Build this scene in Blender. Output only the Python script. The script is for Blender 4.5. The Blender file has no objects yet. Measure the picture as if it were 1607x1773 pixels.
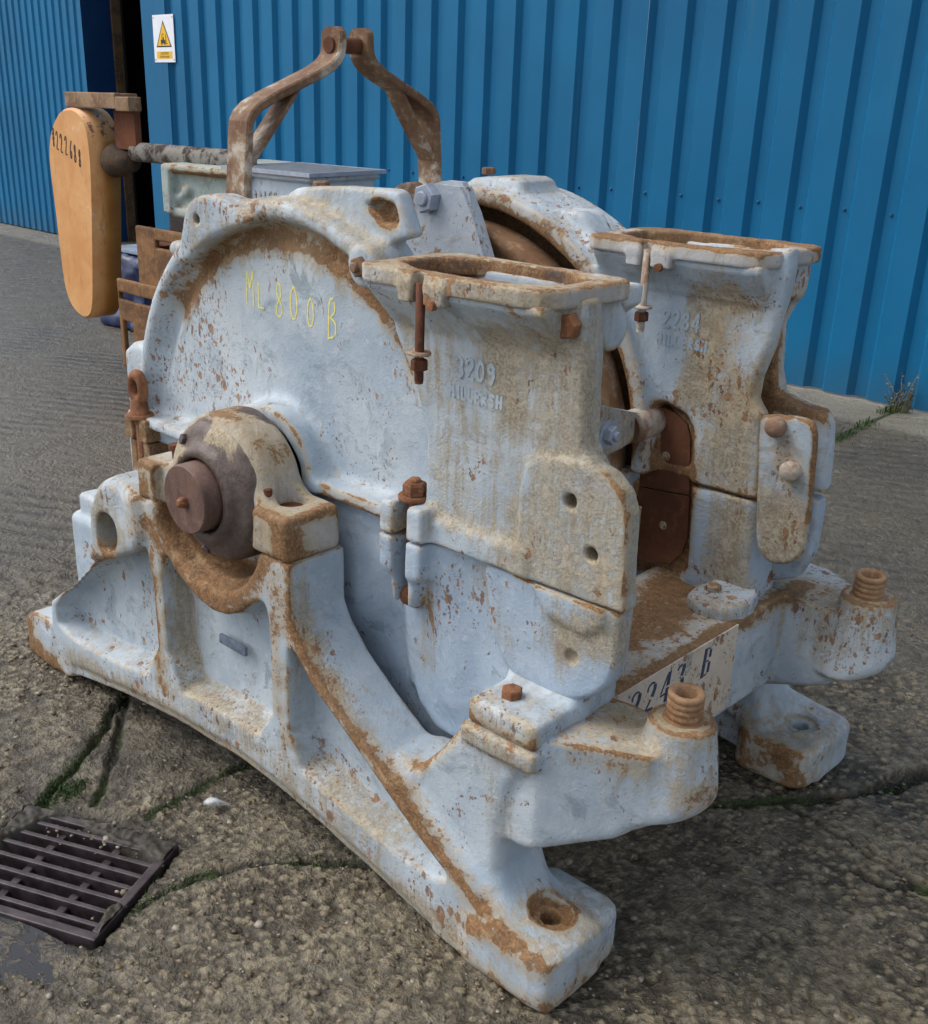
import bpy, bmesh, math, random
import numpy as np
from mathutils import Vector, Matrix
random.seed(7)
rng = np.random.default_rng(11)
scene = bpy.context.scene
COL = scene.collection
PI = math.pi

# ------------------------------------------------------------------ camera
cam_d = bpy.data.cameras.new('camera')
cam = bpy.data.objects.new('camera', cam_d); COL.objects.link(cam)
cam.location = (0.924, -1.318, 1.6)
_f = Vector((-0.6540, 0.6555, -0.3778)).normalized()
_u = Vector((-0.2781, 0.2561, 0.9258)); _u = (_u - _f * _u.dot(_f)).normalized()
_r = _f.cross(_u)
cam.matrix_world = Matrix(((_r.x, _u.x, -_f.x, 0.924), (_r.y, _u.y, -_f.y, -1.318), (_r.z, _u.z, -_f.z, 1.6), (0, 0, 0, 1)))
cam_d.sensor_fit = 'HORIZONTAL'; cam_d.sensor_width = 36.0
cam_d.lens = 42.99; cam_d.shift_x = 0.06546; cam_d.shift_y = 0.0307
cam_d.clip_start = 0.05; cam_d.clip_end = 400
scene.camera = cam

# ------------------------------------------------------------------ light: overcast day
world = bpy.data.worlds.new('World'); scene.world = world; world.use_nodes = True
wn = world.node_tree.nodes; wl = world.node_tree.links
sky = wn.new('ShaderNodeTexSky'); sky.sky_type = 'NISHITA'; sky.sun_disc = False
SUN_EL, SUN_AZ = math.radians(52), math.radians(235)      # azimuth clockwise from +Y
sky.sun_elevation = SUN_EL; sky.sun_rotation = SUN_AZ
sky.air_density = 1.0; sky.dust_density = 3.0; sky.ozone_density = 1.0
bg = wn['Background']; bg.inputs['Strength'].default_value = 0.15
hsv = wn.new('ShaderNodeHueSaturation'); hsv.inputs['Saturation'].default_value = 0.45     # thin even cloud
wl.new(sky.outputs[0], hsv.inputs['Color']); wl.new(hsv.outputs[0], bg.inputs['Color'])
sun_d = bpy.data.lights.new('sun', 'SUN'); sun_d.energy = 0.9; sun_d.angle = math.radians(35)
sun_d.color = (1.0, 0.95, 0.88)
sun = bpy.data.objects.new('sun', sun_d); COL.objects.link(sun)
sd = Vector((math.sin(SUN_AZ) * math.cos(SUN_EL), math.cos(SUN_AZ) * math.cos(SUN_EL), math.sin(SUN_EL)))
sun.rotation_euler = (-sd).to_track_quat('-Z', 'Y').to_euler()
sun.location = sd * 30
vs = scene.view_settings
vs.view_transform = 'Standard'; vs.look = 'None'; vs.gamma = 1.0; vs.use_curve_mapping = False; vs.exposure = 0.72
scene.cycles.use_denoising = True; scene.cycles.use_adaptive_sampling = True; scene.cycles.adaptive_threshold = 0.03
scene.cycles.max_bounces = 6; scene.cycles.diffuse_bounces = 4; scene.cycles.glossy_bounces = 2

# ------------------------------------------------------------------ tagging
def tag(o, label=None, cat=None, group=None, kind=None):
    if label: o['label'] = label
    if cat: o['category'] = cat
    if group: o['group'] = group
    if kind: o['kind'] = kind
    return o
def empty(name, loc, rz=0):
    o = bpy.data.objects.new(name, None); COL.objects.link(o)
    o.location = loc; o.rotation_euler = (0, 0, rz); o.empty_display_size = 0.1
    return o
INV = {}
def link(name, me, mat, parent=None, smooth=None):
    """link a mesh given in world coordinates under a parent"""
    o = bpy.data.objects.new(name, me); COL.objects.link(o)
    if mat is not None and len(me.materials) == 0: me.materials.append(mat)
    if parent is not None:
        o.parent = parent
        if parent.type == 'EMPTY': o.matrix_parent_inverse = Matrix.LocRotScale(parent.location, parent.rotation_euler, None).inverted()
    if smooth is not None:
        me.polygons.foreach_set('use_smooth', [smooth] * len(me.polygons))
    return o

# ------------------------------------------------------------------ solid modelling on a grid (for castings)
def chaikin(p, n=2, closed=True):
    p = np.array(p, float)
    for _ in range(n):
        q = np.roll(p, -1, 0) if closed else p[1:]
        a = p if closed else p[:-1]
        r = np.empty((2 * len(a), p.shape[1])); r[0::2] = .75 * a + .25 * q; r[1::2] = .25 * a + .75 * q
        if not closed: r = np.vstack([p[:1], r, p[-1:]])
        p = r
    return p
def poly_sdf(poly, A, B):
    p = np.array(poly, np.float32); n = len(p)
    d = np.full(np.broadcast(A, B).shape, 1e9, np.float32); s = np.ones(d.shape, np.float32)
    for i in range(n):
        j = (i - 1) % n
        ex, ey = p[j] - p[i]
        wx, wy = A - p[i, 0], B - p[i, 1]
        t = np.clip((wx * ex + wy * ey) / (ex * ex + ey * ey + 1e-12), 0, 1)
        bx, by = wx - ex * t, wy - ey * t
        d = np.minimum(d, bx * bx + by * by)
        c1 = B >= p[i, 1]; c2 = B < p[j, 1]; c3 = ex * wy > ey * wx
        fl = (c1 & c2 & c3) | (~c1 & ~c2 & ~c3)
        s = np.where(fl, -s, s)
    return s * np.sqrt(d)
def rnd2(a, b, r):
    qa, qb = a + r, b + r
    return np.minimum(np.maximum(qa, qb), 0) + np.sqrt(np.maximum(qa, 0) ** 2 + np.maximum(qb, 0) ** 2) - r
AXI = {'X': (1, 2, 0), 'Y': (0, 2, 1), 'Z': (0, 1, 2)}
def ext(axis, poly, a0, a1, r=0.008, draft=0.0):
    """polygon (in the two other axes) pulled from a0 to a1 along axis; draft: widening per metre towards a0"""
    i, j, k = AXI[axis]; p = np.array(poly, float); e = abs(draft) * (a1 - a0)
    lo = [0, 0, 0]; hi = [0, 0, 0]
    lo[i], hi[i] = p[:, 0].min() - e, p[:, 0].max() + e; lo[j], hi[j] = p[:, 1].min() - e, p[:, 1].max() + e; lo[k], hi[k] = a0, a1
    def f(G):
        d2 = poly_sdf(poly, G[i], G[j])
        if draft: d2 = d2 - draft * (a1 - G[k])
        return rnd2(d2, np.abs(G[k] - (a0 + a1) / 2) - (a1 - a0) / 2, r)
    return f, lo, hi
def cyl(axis, c, rad, a0, a1, r=0.006, rad1=None):
    i, j, k = AXI[axis]; R = max(rad, rad1 if rad1 is not None else rad)
    lo = [0, 0, 0]; hi = [0, 0, 0]
    lo[i], hi[i] = c[0] - R, c[0] + R; lo[j], hi[j] = c[1] - R, c[1] + R; lo[k], hi[k] = a0, a1
    def f(G):
        rr = rad if rad1 is None else rad + (rad1 - rad) * np.clip((G[k] - a0) / (a1 - a0), -.2, 1.2)
        d2 = np.sqrt((G[i] - c[0]) ** 2 + (G[j] - c[1]) ** 2) - rr
        return rnd2(d2, np.abs(G[k] - (a0 + a1) / 2) - (a1 - a0) / 2, r)
    return f, lo, hi
def box(lo, hi, r=0.008):
    lo = list(lo); hi = list(hi)
    def f(G):
        q = [np.abs(G[a] - (lo[a] + hi[a]) / 2) - (hi[a] - lo[a]) / 2 + r for a in range(3)]
        o = np.sqrt(np.maximum(q[0], 0) ** 2 + np.maximum(q[1], 0) ** 2 + np.maximum(q[2], 0) ** 2)
        return o + np.minimum(np.maximum(q[0], np.maximum(q[1], q[2])), 0) - r
    return f, lo, hi
def ring(axis, c, r0, r1, a0, a1, r=0.006):
    i, j, k = AXI[axis]
    lo = [0, 0, 0]; hi = [0, 0, 0]
    lo[i], hi[i] = c[0] - r1, c[0] + r1; lo[j], hi[j] = c[1] - r1, c[1] + r1; lo[k], hi[k] = a0, a1
    def f(G):
        d2 = np.abs(np.sqrt((G[i] - c[0]) ** 2 + (G[j] - c[1]) ** 2) - (r0 + r1) / 2) - (r1 - r0) / 2
        return rnd2(d2, np.abs(G[k] - (a0 + a1) / 2) - (a1 - a0) / 2, r)
    return f, lo, hi
def ball(c, rad, sc=(1, 1, 1)):
    lo = [c[a] - rad * sc[a] for a in range(3)]; hi = [c[a] + rad * sc[a] for a in range(3)]
    def f(G):
        return (np.sqrt(sum(((G[a] - c[a]) / sc[a]) ** 2 for a in range(3))) - rad) * min(sc)
    return f, lo, hi
def capsule(p0, p1, rad):
    lo = [min(p0[a], p1[a]) - rad for a in range(3)]; hi = [max(p0[a], p1[a]) + rad for a in range(3)]
    def f(G):
        e = [p1[a] - p0[a] for a in range(3)]; ee = sum(v * v for v in e) + 1e-9
        t = np.clip(sum((G[a] - p0[a]) * e[a] for a in range(3)) / ee, 0, 1)
        return np.sqrt(sum((G[a] - p0[a] - e[a] * t) ** 2 for a in range(3))) - rad
    return f, lo, hi
class Vol:
    def __init__(s, lo, hi, h):
        s.h = h; s.lo = np.array(lo, float)
        s.n = [int(math.ceil((hi[a] - lo[a]) / h)) + 1 for a in range(3)]
        s.ax = [(lo[a] + h * np.arange(s.n[a])).astype(np.float32) for a in range(3)]
        s.d = np.full(s.n, 0.5, np.float32)
    def _reg(s, lo, hi, pad):
        sl = []
        for a in range(3):
            i0 = max(0, int((lo[a] - pad - s.lo[a]) / s.h)); i1 = min(s.n[a], int((hi[a] + pad - s.lo[a]) / s.h) + 2)
            if i1 <= i0: return None, None
            sl.append(slice(i0, i1))
        G = [s.ax[0][sl[0]][:, None, None], s.ax[1][sl[1]][None, :, None], s.ax[2][sl[2]][None, None, :]]
        return tuple(sl), G
    def add(s, prim, k=0.0, mirror_y=None):
        f, lo, hi = prim
        sl, G = s._reg(lo, hi, k + 3 * s.h)
        if sl is None: return s
        b = np.broadcast_to(f(G), s.d[sl].shape); a = s.d[sl]
        if k > 0:
            t = np.clip(.5 + .5 * (b - a) / k, 0, 1); s.d[sl] = (b * (1 - t) + a * t) - k * t * (1 - t)
        else: s.d[sl] = np.minimum(a, b)
        return s
    def cut(s, prim, k=0.0):
        f, lo, hi = prim
        sl, G = s._reg(lo, hi, k + 3 * s.h)
        if sl is None: return s
        b = -np.broadcast_to(f(G), s.d[sl].shape); a = s.d[sl]
        if k > 0:
            t = np.clip(.5 - .5 * (b - a) / k, 0, 1); s.d[sl] = (b * (1 - t) + a * t) + k * t * (1 - t)
        else: s.d[sl] = np.maximum(a, b)
        return s
    def clip(s, axis, v, above=True):
        """keep only the side above (or below) v on an axis"""
        k = 'XYZ'.index(axis); sh = [1, 1, 1]; sh[k] = -1
        p = (v - s.ax[k]).reshape(sh) if above else (s.ax[k] - v).reshape(sh)
        s.d = np.maximum(s.d, p.astype(np.float32)); return s
    def mirror_y(s):
        s.d = np.concatenate([s.d, s.d[:, -2::-1, :]], axis=1); s.n = list(s.d.shape)
        s.ax[1] = (s.lo[1] + s.h * np.arange(s.n[1])).astype(np.float32); return s
    def mesh(s, name, smooth=1, cast=0.0012, seed=0):
        d = np.pad(s.d, 1, constant_values=0.5); lo = s.lo - s.h
        ins = d < 0
        nx, ny, nz = d.shape
        c = np.zeros((nx - 1, ny - 1, nz - 1), np.int8)
        for a in (0, 1):
            for b in (0, 1):
                for e in (0, 1): c += ins[a:nx - 1 + a, b:ny - 1 + b, e:nz - 1 + e]
        act = (c > 0) & (c < 8)
        I, J, K = np.nonzero(act)
        idx = np.full(act.shape, -1, np.int32); idx[I, J, K] = np.arange(len(I))
        cor = {(a, b, e): d[I + a, J + b, K + e] for a in (0, 1) for b in (0, 1) for e in (0, 1)}
        P = np.zeros((len(I), 3)); cnt = np.zeros(len(I))
        for a0 in cor:
            for ax in range(3):
                if a0[ax]: continue
                a1 = list(a0); a1[ax] = 1; a1 = tuple(a1)
                v0, v1 = cor[a0], cor[a1]; m = (v0 < 0) != (v1 < 0)
                t = np.where(m, v0 / np.where(m, v0 - v1, 1), 0)
                q = np.tile(np.array(a0, float), (len(I), 1)); q[:, ax] += t
                P += q * m[:, None]; cnt += m
        P = P / cnt[:, None] + np.stack([I, J, K], 1)
        P = lo + s.h * P
        F = []
        for ax in range(3):
            o1, o2 = (ax + 1) % 3, (ax + 2) % 3
            sa = [slice(None)] * 3; sb = [slice(None)] * 3
            sa[ax] = slice(0, -1); sb[ax] = slice(1, None)
            A = ins[tuple(sa)]; B = ins[tuple(sb)]
            E = np.argwhere(A != B)
            E = E[(E[:, o1] > 0) & (E[:, o2] > 0) & (E[:, o1] < d.shape[o1] - 1) & (E[:, o2] < d.shape[o2] - 1)]
            flip = A[tuple(E.T)]
            q = []
            for (da, db) in ((-1, -1), (0, -1), (0, 0), (-1, 0)):
                e = E.copy(); e[:, o1] += da; e[:, o2] += db; q.append(idx[tuple(e.T)])
            q = np.stack(q, 1); q[~flip] = q[~flip][:, ::-1]
            F.append(q)
        F = np.vstack(F)
        # light smoothing
        ed = np.vstack([F[:, [0, 1]], F[:, [1, 2]], F[:, [2, 3]], F[:, [3, 0]]])
        n = len(P)
        deg = np.bincount(ed.ravel(), minlength=n).astype(float)
        for it in range(smooth):
            for lam in (0.5, -0.40):
                S = np.zeros_like(P)
                for a in range(3):
                    S[:, a] = np.bincount(ed[:, 0], P[ed[:, 1], a], n) + np.bincount(ed[:, 1], P[ed[:, 0], a], n)
                P = P + lam * (S / np.maximum(deg, 1)[:, None] - P)
        if cast:
            for a in range(3):
                P[:, a] += cast * vnoise(P, 14, seed + a) + cast * 1.6 * vnoise(P, 4.5, seed + 7 + a) + cast * .35 * vnoise(P, 45, seed + 13 + a)
        A, B, C, D = (P[F[:, q]] for q in range(4))
        if np.einsum('ij,ij->i', A, np.cross(B, C) + np.cross(C, D)).sum() < 0: F = F[:, ::-1]
        return quads(name, P, F)
def quads(name, P, F):
    me = bpy.data.meshes.new(name)
    me.vertices.add(len(P)); me.vertices.foreach_set('co', np.asarray(P, np.float32).ravel())
    k = F.shape[1]
    me.loops.add(F.size); me.loops.foreach_set('vertex_index', F.astype(np.int32).ravel())
    me.polygons.add(len(F)); me.polygons.foreach_set('loop_start', np.arange(0, F.size, k, dtype=np.int32))
    me.polygons.foreach_set('use_smooth', np.ones(len(F), bool))
    me.update(calc_edges=True); me.validate()
    return me
_lat = {}
def vnoise(P, freq, seed=0):
    """smooth value noise in -1..1 at points P"""
    if seed not in _lat: _lat[seed] = np.random.default_rng(100 + seed).uniform(-1, 1, (32, 32, 32))
    L = _lat[seed]; q = np.asarray(P, float) * freq; i = np.floor(q).astype(int); f = q - i; f = f * f * (3 - 2 * f)
    r = 0
    for a in (0, 1):
        wa = f[:, 0] if a else 1 - f[:, 0]
        for b in (0, 1):
            wb = f[:, 1] if b else 1 - f[:, 1]
            for c in (0, 1):
                wc = f[:, 2] if c else 1 - f[:, 2]
                r = r + wa * wb * wc * L[(i[:, 0] + a) % 32, (i[:, 1] + b) % 32, (i[:, 2] + c) % 32]
    return r
def coords(me):
    P = np.empty(len(me.vertices) * 3, np.float32); me.vertices.foreach_get('co', P); return P.reshape(-1, 3).astype(float)
def normals(me):
    N = np.empty(len(me.vertices) * 3, np.float32); me.vertices.foreach_get('normal', N); return N.reshape(-1, 3).astype(float)
def seg_mask(P, strokes):
    """soft wear mask: strokes = (points, radius, strength)"""
    m = np.zeros(len(P))
    for pts, rad, st in strokes:
        pts = [np.array(p, float) for p in pts]
        if len(pts) == 1: pts = pts * 2
        best = np.full(len(P), 1e9)
        for a, b in zip(pts[:-1], pts[1:]):
            e = b - a; t = np.clip(((P - a) @ e) / (e @ e + 1e-9), 0, 1)
            best = np.minimum(best, ((P - a - t[:, None] * e) ** 2).sum(1))
        m = np.maximum(m, st * np.exp(-best / rad ** 2)) if st > 0 else np.minimum(m, st * np.exp(-best / rad ** 2) + np.maximum(m, 0))
    return m
def set_attr(me, name, v):
    a = me.attributes.new(name, 'FLOAT', 'POINT'); a.data.foreach_set('value', np.asarray(v, np.float32))
def wear(me, rust=(), stain=(), clean=(), up=0.25, base=0.0, sbase=0.0, grease=(), extra=None):
    """rust, stain and clean-paint masks of a casting, stored per vertex"""
    P = coords(me); N = normals(me)
    u = np.clip(N[:, 2], 0, 1)
    r = base + up * u + seg_mask(P, rust)
    s = sbase + .25 * u + seg_mask(P, stain)
    if clean:
        c = seg_mask(P, clean); r = r * (1 - c); s = s * (1 - c)
    if extra is not None: r = np.maximum(r, extra(P))
    set_attr(me, 'rust', r); set_attr(me, 'stain', s)
    if grease: set_attr(me, 'grease', seg_mask(P, grease))
    return me

# ------------------------------------------------------------------ plain mesh helpers
def bm_mesh(name, bm, smooth=False):
    me = bpy.data.meshes.new(name); bm.normal_update(); bm.to_mesh(me); bm.free()
    if smooth: me.polygons.foreach_set('use_smooth', [True] * len(me.polygons))
    return me
def add_box(bm, lo, hi, rot=None, bev=0.0):
    r = bmesh.ops.create_cube(bm, size=1.0); v = r['verts']
    s = [hi[a] - lo[a] for a in range(3)]; c = [(hi[a] + lo[a]) / 2 for a in range(3)]
    bmesh.ops.scale(bm, vec=s, verts=v)
    if rot is not None: bmesh.ops.rotate(bm, cent=(0, 0, 0), matrix=rot, verts=v)
    bmesh.ops.translate(bm, vec=c, verts=v)
    if bev > 0:
        ed = list({e for w in v for e in w.link_edges})
        bmesh.ops.bevel(bm, geom=ed, offset=bev, segments=2, affect='EDGES', profile=0.6)
def frame_of(d):
    d = Vector(d).normalized(); a = Vector((0, 0, 1)) if abs(d.z) < .9 else Vector((1, 0, 0))
    x = a.cross(d).normalized(); return x, d.cross(x), d
def add_lathe(bm, prof, o, d, n=24, phase=0.0, squash=None):
    """profile of (radius, height) turned about axis d at o"""
    x, y, z = frame_of(d); o = Vector(o); rings = []
    for r, h in prof:
        if r < 1e-6: rings.append([bm.verts.new(o + z * h)]); continue
        rings.append([bm.verts.new(o + z * h + (x * math.cos(phase + 2 * PI * k / n) + y * math.sin(phase + 2 * PI * k / n)) * r) for k in range(n)])
    for a, b in zip(rings[:-1], rings[1:]):
        if len(a) == 1 and len(b) == 1: continue
        for k in range(n):
            k2 = (k + 1) % n
            if len(a) == 1: bm.faces.new((a[0], b[k], b[k2]))
            elif len(b) == 1: bm.faces.new((a[k], a[k2], b[0]))
            else: bm.faces.new((a[k], a[k2], b[k2], b[k]))
    return bm
def add_sweep(bm, path, w, t, wdir, taper=None):
    """flat bar of width w (along wdir) and thickness t swept along a path"""
    path = [Vector(p) for p in path]; wd = Vector(wdir).normalized(); rings = []
    for i, p in enumerate(path):
        a = path[max(0, i - 1)]; b = path[min(len(path) - 1, i + 1)]
        tg = (b - a).normalized(); nn = wd.cross(tg).normalized()
        ww = w * (taper[i] if taper else 1)
        c = 0.18 * t
        pr = [(-ww / 2, -t / 2 + c), (-ww / 2 + c, -t / 2), (ww / 2 - c, -t / 2), (ww / 2, -t / 2 + c), (ww / 2, t / 2 - c), (ww / 2 - c, t / 2), (-ww / 2 + c, t / 2), (-ww / 2, t / 2 - c)]
        rings.append([bm.verts.new(p + wd * u + nn * v) for u, v in pr])
    for a, b in zip(rings[:-1], rings[1:]):
        for k in range(8): bm.faces.new((a[k], a[(k + 1) % 8], b[(k + 1) % 8], b[k]))
    bm.faces.new(rings[0][::-1]); bm.faces.new(rings[-1])
def add_tube(bm, path, r, n=8):
    path = [Vector(p) for p in path]; rings = []
    for i, p in enumerate(path):
        tg = (path[min(len(path) - 1, i + 1)] - path[max(0, i - 1)]).normalized(); x, y, z = frame_of(tg)
        rr = r[i] if isinstance(r, (list, tuple)) else r
        rings.append([bm.verts.new(p + (x * math.cos(2 * PI * k / n) + y * math.sin(2 * PI * k / n)) * rr) for k in range(n)])
    for a, b in zip(rings[:-1], rings[1:]):
        for k in range(n): bm.faces.new((a[k], a[(k + 1) % n], b[(k + 1) % n], b[k]))
    bm.faces.new(rings[0][::-1]); bm.faces.new(rings[-1])
def smooth_path(pts, n=2): return [tuple(p) for p in chaikin(pts, n, closed=False)]
def hex_bolt(bm, o, d, r=0.016, h=0.016, washer=0.0, stud=0.0, phase=0.3):
    if washer: add_lathe(bm, [(0, 0), (r * 1.5, 0), (r * 1.5, .004), (0, .004)], o, d, 18); o = Vector(o) + Vector(d).normalized() * .0045
    add_lathe(bm, [(0, 0), (r, 0), (r, h * .82), (r * .88, h), (0, h)], o, d, 6, phase)
    if stud: add_lathe(bm, [(0, h), (r * .5, h), (r * .5, h + stud), (r * .4, h + stud + .003), (0, h + stud + .003)], o, d, 12)
def bolt(parent, name, o, d, mat, r=0.016, h=0.016, washer=0.0, stud=0.0, phase=0.3):
    bm = bmesh.new(); hex_bolt(bm, o, d, r, h, washer, stud, phase)
    return link(name, bm_mesh(name, bm), mat, parent)
# strokes of handwriting, stencil and cast figures: 2D polylines laid on a plane
GLYPH = {
 '#': [[(.3, 0), (.42, 1)], [(.62, 0), (.74, 1)], [(.1, .38), (.9, .44)], [(.12, .62), (.92, .68)]],
 '0': [[(.5, 1), (.15, .75), (.12, .3), (.45, 0), (.82, .25), (.85, .75), (.5, 1)]],
 '1': [[(.5, 0), (.5, 1)]],
 '2': [[(.12, .78), (.3, 1), (.7, .98), (.8, .72), (.5, .4), (.1, .02), (.9, .02)]],
 '3': [[(.12, .9), (.5, 1), (.82, .8), (.75, .58), (.4, .52), (.8, .42), (.85, .18), (.5, 0), (.1, .1)]],
 '4': [[(.7, 0), (.7, 1), (.1, .3), (.95, .3)]],
 '5': [[(.8, 1), (.25, 1), (.18, .58), (.6, .62), (.85, .35), (.6, .03), (.1, .06)]],
 '6': [[(.75, 1), (.35, .7), (.15, .3), (.4, 0), (.75, .15), (.72, .42), (.35, .45), (.17, .25)]],
 '8': [[(.5, .52), (.2, .72), (.4, 1), (.72, .88), (.68, .62), (.3, .4), (.15, .15), (.5, 0), (.85, .2), (.68, .44), (.5, .52)]],
 '9': [[(.8, .75), (.5, 1), (.18, .75), (.4, .5), (.78, .68), (.8, .4), (.55, 0)]],
 'M': [[(.1, 0), (.18, 1), (.5, .5), (.82, 1), (.9, 0)]], 'L': [[(.2, 1), (.2, 0), (.85, .02)]],
 'B': [[(.2, 0), (.2, 1), (.7, .95), (.75, .65), (.25, .52), (.85, .42), (.8, .08), (.2, 0)]],
 'I': [[(.5, 0), (.5, 1)]], 'E': [[(.85, 1), (.2, 1), (.2, 0), (.85, 0)], [(.2, .5), (.7, .5)]],
 'R': [[(.2, 0), (.2, 1), (.75, .95), (.78, .6), (.2, .5), (.85, 0)]], 'S': [[(.85, .85), (.5, 1), (.18, .75), (.5, .52), (.85, .28), (.5, 0), (.12, .15)]],
 'H': [[(.15, 0), (.15, 1)], [(.85, 0), (.85, 1)], [(.15, .5), (.85, .5)]],
}
def write(name, text, o, xd, yd, size, width, mat, parent, aspect=.55, gap=.18, depth=0.0008, jit=0.0, slant=0.0, breaks=0.0, surf=None, drift=(0, 0)):
    """one mesh of written strokes; o = lower left corner, xd/yd reading and up directions"""
    xd = Vector(xd).normalized(); yd = Vector(yd).normalized(); nd = xd.cross(yd).normalized(); o = Vector(o)
    bm = bmesh.new(); cx = 0.0
    for n, ch in enumerate(text):
        if ch == ' ': cx += size * .45; continue
        for st in GLYPH[ch]:
            st = chaikin(st, 2, closed=False) if len(st) > 2 and ch not in 'MLEH4#' else np.array(st, float)
            pts = []
            for k in range(len(st) - 1):
                m = max(1, int(np.hypot(*(st[k + 1] - st[k])) / .12))
                for q in range(m): pts.append(st[k] + (st[k + 1] - st[k]) * q / m)
            pts.append(st[-1])
            V = []
            jx, jy = random.uniform(-jit, jit), random.uniform(-jit, jit)
            for x, y in pts:
                px = cx + (x * aspect + jx + slant * y) * size + random.uniform(-jit, jit) * size * .1
                py = (y + jy) * size + random.uniform(-jit, jit) * size * .1 + drift[1] * n * size
                V.append(o + xd * px + yd * py)
            for k in range(len(V) - 1):
                if breaks and random.random() < breaks: continue
                t = (V[k + 1] - V[k])
                if t.length < 1e-6: continue
                t.normalize(); s = nd.cross(t) * (width / 2 * random.uniform(.75, 1.2)); e = t * width * .3
                a = [V[k] - s - e, V[k + 1] - s + e, V[k + 1] + s + e, V[k] + s - e]
                z0 = nd * (depth * random.uniform(.8, 1.2))
                top = [bm.verts.new(q + z0) for q in a]; bot = [bm.verts.new(q - nd * .001) for q in a]
                bm.faces.new(top)
                for i in range(4): bm.faces.new((top[i], bot[i], bot[(i + 1) % 4], top[(i + 1) % 4]))
        cx += size * (aspect + gap) if ch not in '1I' else size * (aspect + gap) * .75
    if surf is not None:        # lay the strokes on the casting's real, uneven surface
        from mathutils.bvhtree import BVHTree
        if surf.name not in INV: INV[surf.name] = BVHTree.FromPolygons([v.co for v in surf.data.vertices], [p.vertices[:] for p in surf.data.polygons])
        for v in bm.verts:
            hgt = (v.co - o).dot(nd)
            hit = INV[surf.name].ray_cast(v.co + nd * .05, -nd, .3)
            if hit[0] is not None: v.co = hit[0] + nd * (hgt if hgt > 0 else -.001)
    return link(name, bm_mesh(name, bm), mat, parent)
# ------------------------------------------------------------------ materials
class NT:
    def __init__(s, name):
        s.m = bpy.data.materials.new(name); s.m.use_nodes = True
        s.t = s.m.node_tree; s.n = s.t.nodes; s.l = s.t.links
        s.b = s.n['Principled BSDF']; s.out = s.n['Material Output']
        s.geo = s.n.new('ShaderNodeNewGeometry'); s.pos = s.geo.outputs['Position']
    def node(s, typ, **kw):
        n = s.n.new('ShaderNode' + typ)
        for k, v in kw.items():
            if k.startswith('i_'):
                n.inputs[int(k[2:]) if k[2:].isdigit() else k[2:]].default_value = v
            else: setattr(n, k, v)
        return n
    def put(s, sock, v):
        if hasattr(v, 'is_output'): s.l.new(v, sock)
        else: sock.default_value = v
    def math(s, op, a, b=0.0, clamp=False):
        n = s.n.new('ShaderNodeMath'); n.operation = op; n.use_clamp = clamp
        s.put(n.inputs[0], a); s.put(n.inputs[1], b); return n.outputs[0]
    def noise(s, scale, detail=5, rough=.6, vec=None, dist=0.0, out='Fac'):
        n = s.n.new('ShaderNodeTexNoise'); n.inputs['Scale'].default_value = scale; n.inputs['Detail'].default_value = detail
        n.inputs['Roughness'].default_value = rough; n.inputs['Distortion'].default_value = dist
        s.l.new(vec if vec is not None else s.pos, n.inputs['Vector']); return n.outputs[out]
    def voro(s, scale, feature='F1', vec=None, out='Distance', rnd=1.0):
        n = s.n.new('ShaderNodeTexVoronoi'); n.feature = feature; n.inputs['Scale'].default_value = scale; n.inputs['Randomness'].default_value = rnd
        s.l.new(vec if vec is not None else s.pos, n.inputs['Vector']); return n.outputs[out]
    def stretch(s, sc, vec=None):
        n = s.n.new('ShaderNodeMapping'); n.inputs['Scale'].default_value = sc
        s.l.new(vec if vec is not None else s.pos, n.inputs['Vector']); return n.outputs[0]
    def step(s, v, a, b):
        n = s.n.new('ShaderNodeMapRange'); n.interpolation_type = 'SMOOTHSTEP'
        s.put(n.inputs['Value'], v); n.inputs['From Min'].default_value = a; n.inputs['From Max'].default_value = b
        return n.outputs[0]
    def lin(s, v, a, b, c=0.0, d=1.0):
        n = s.n.new('ShaderNodeMapRange'); s.put(n.inputs['Value'], v)
        n.inputs['From Min'].default_value = a; n.inputs['From Max'].default_value = b; n.inputs['To Min'].default_value = c; n.inputs['To Max'].default_value = d
        return n.outputs[0]
    def mix(s, f, a, b):
        n = s.n.new('ShaderNodeMix'); n.data_type = 'RGBA'; s.put(n.inputs[0], f)
        s.put(n.inputs[6], (*a, 1) if isinstance(a, tuple) else a); s.put(n.inputs[7], (*b, 1) if isinstance(b, tuple) else b)
        return n.outputs[2]
    def attr(s, name):
        n = s.n.new('ShaderNodeAttribute'); n.attribute_name = name; return n.outputs['Fac']
    def bump(s, h, dist=0.002, strength=1.0, prev=None):
        n = s.n.new('ShaderNodeBump'); n.inputs['Distance'].default_value = dist; n.inputs['Strength'].default_value = strength
        s.l.new(h, n.inputs['Height'])
        if prev is not None: s.l.new(prev, n.inputs['Normal'])
        return n.outputs[0]
    def done(s, col, rough=.7, normal=None, metal=0.0, spec=None):
        s.put(s.b.inputs['Base Color'], (*col, 1) if isinstance(col, tuple) else col)
        s.put(s.b.inputs['Roughness'], rough); s.put(s.b.inputs['Metallic'], metal)
        if spec is not None: s.put(s.b.inputs['Specular IOR Level'], spec)
        if normal is not None: s.l.new(normal, s.b.inputs['Normal'])
        return s.m
def lc(r, g, b):  # sRGB 0-255 to linear
    return tuple((c / 255 / 12.92) if c / 255 <= .04045 else ((c / 255 + .055) / 1.055) ** 2.4 for c in (r, g, b))

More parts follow.
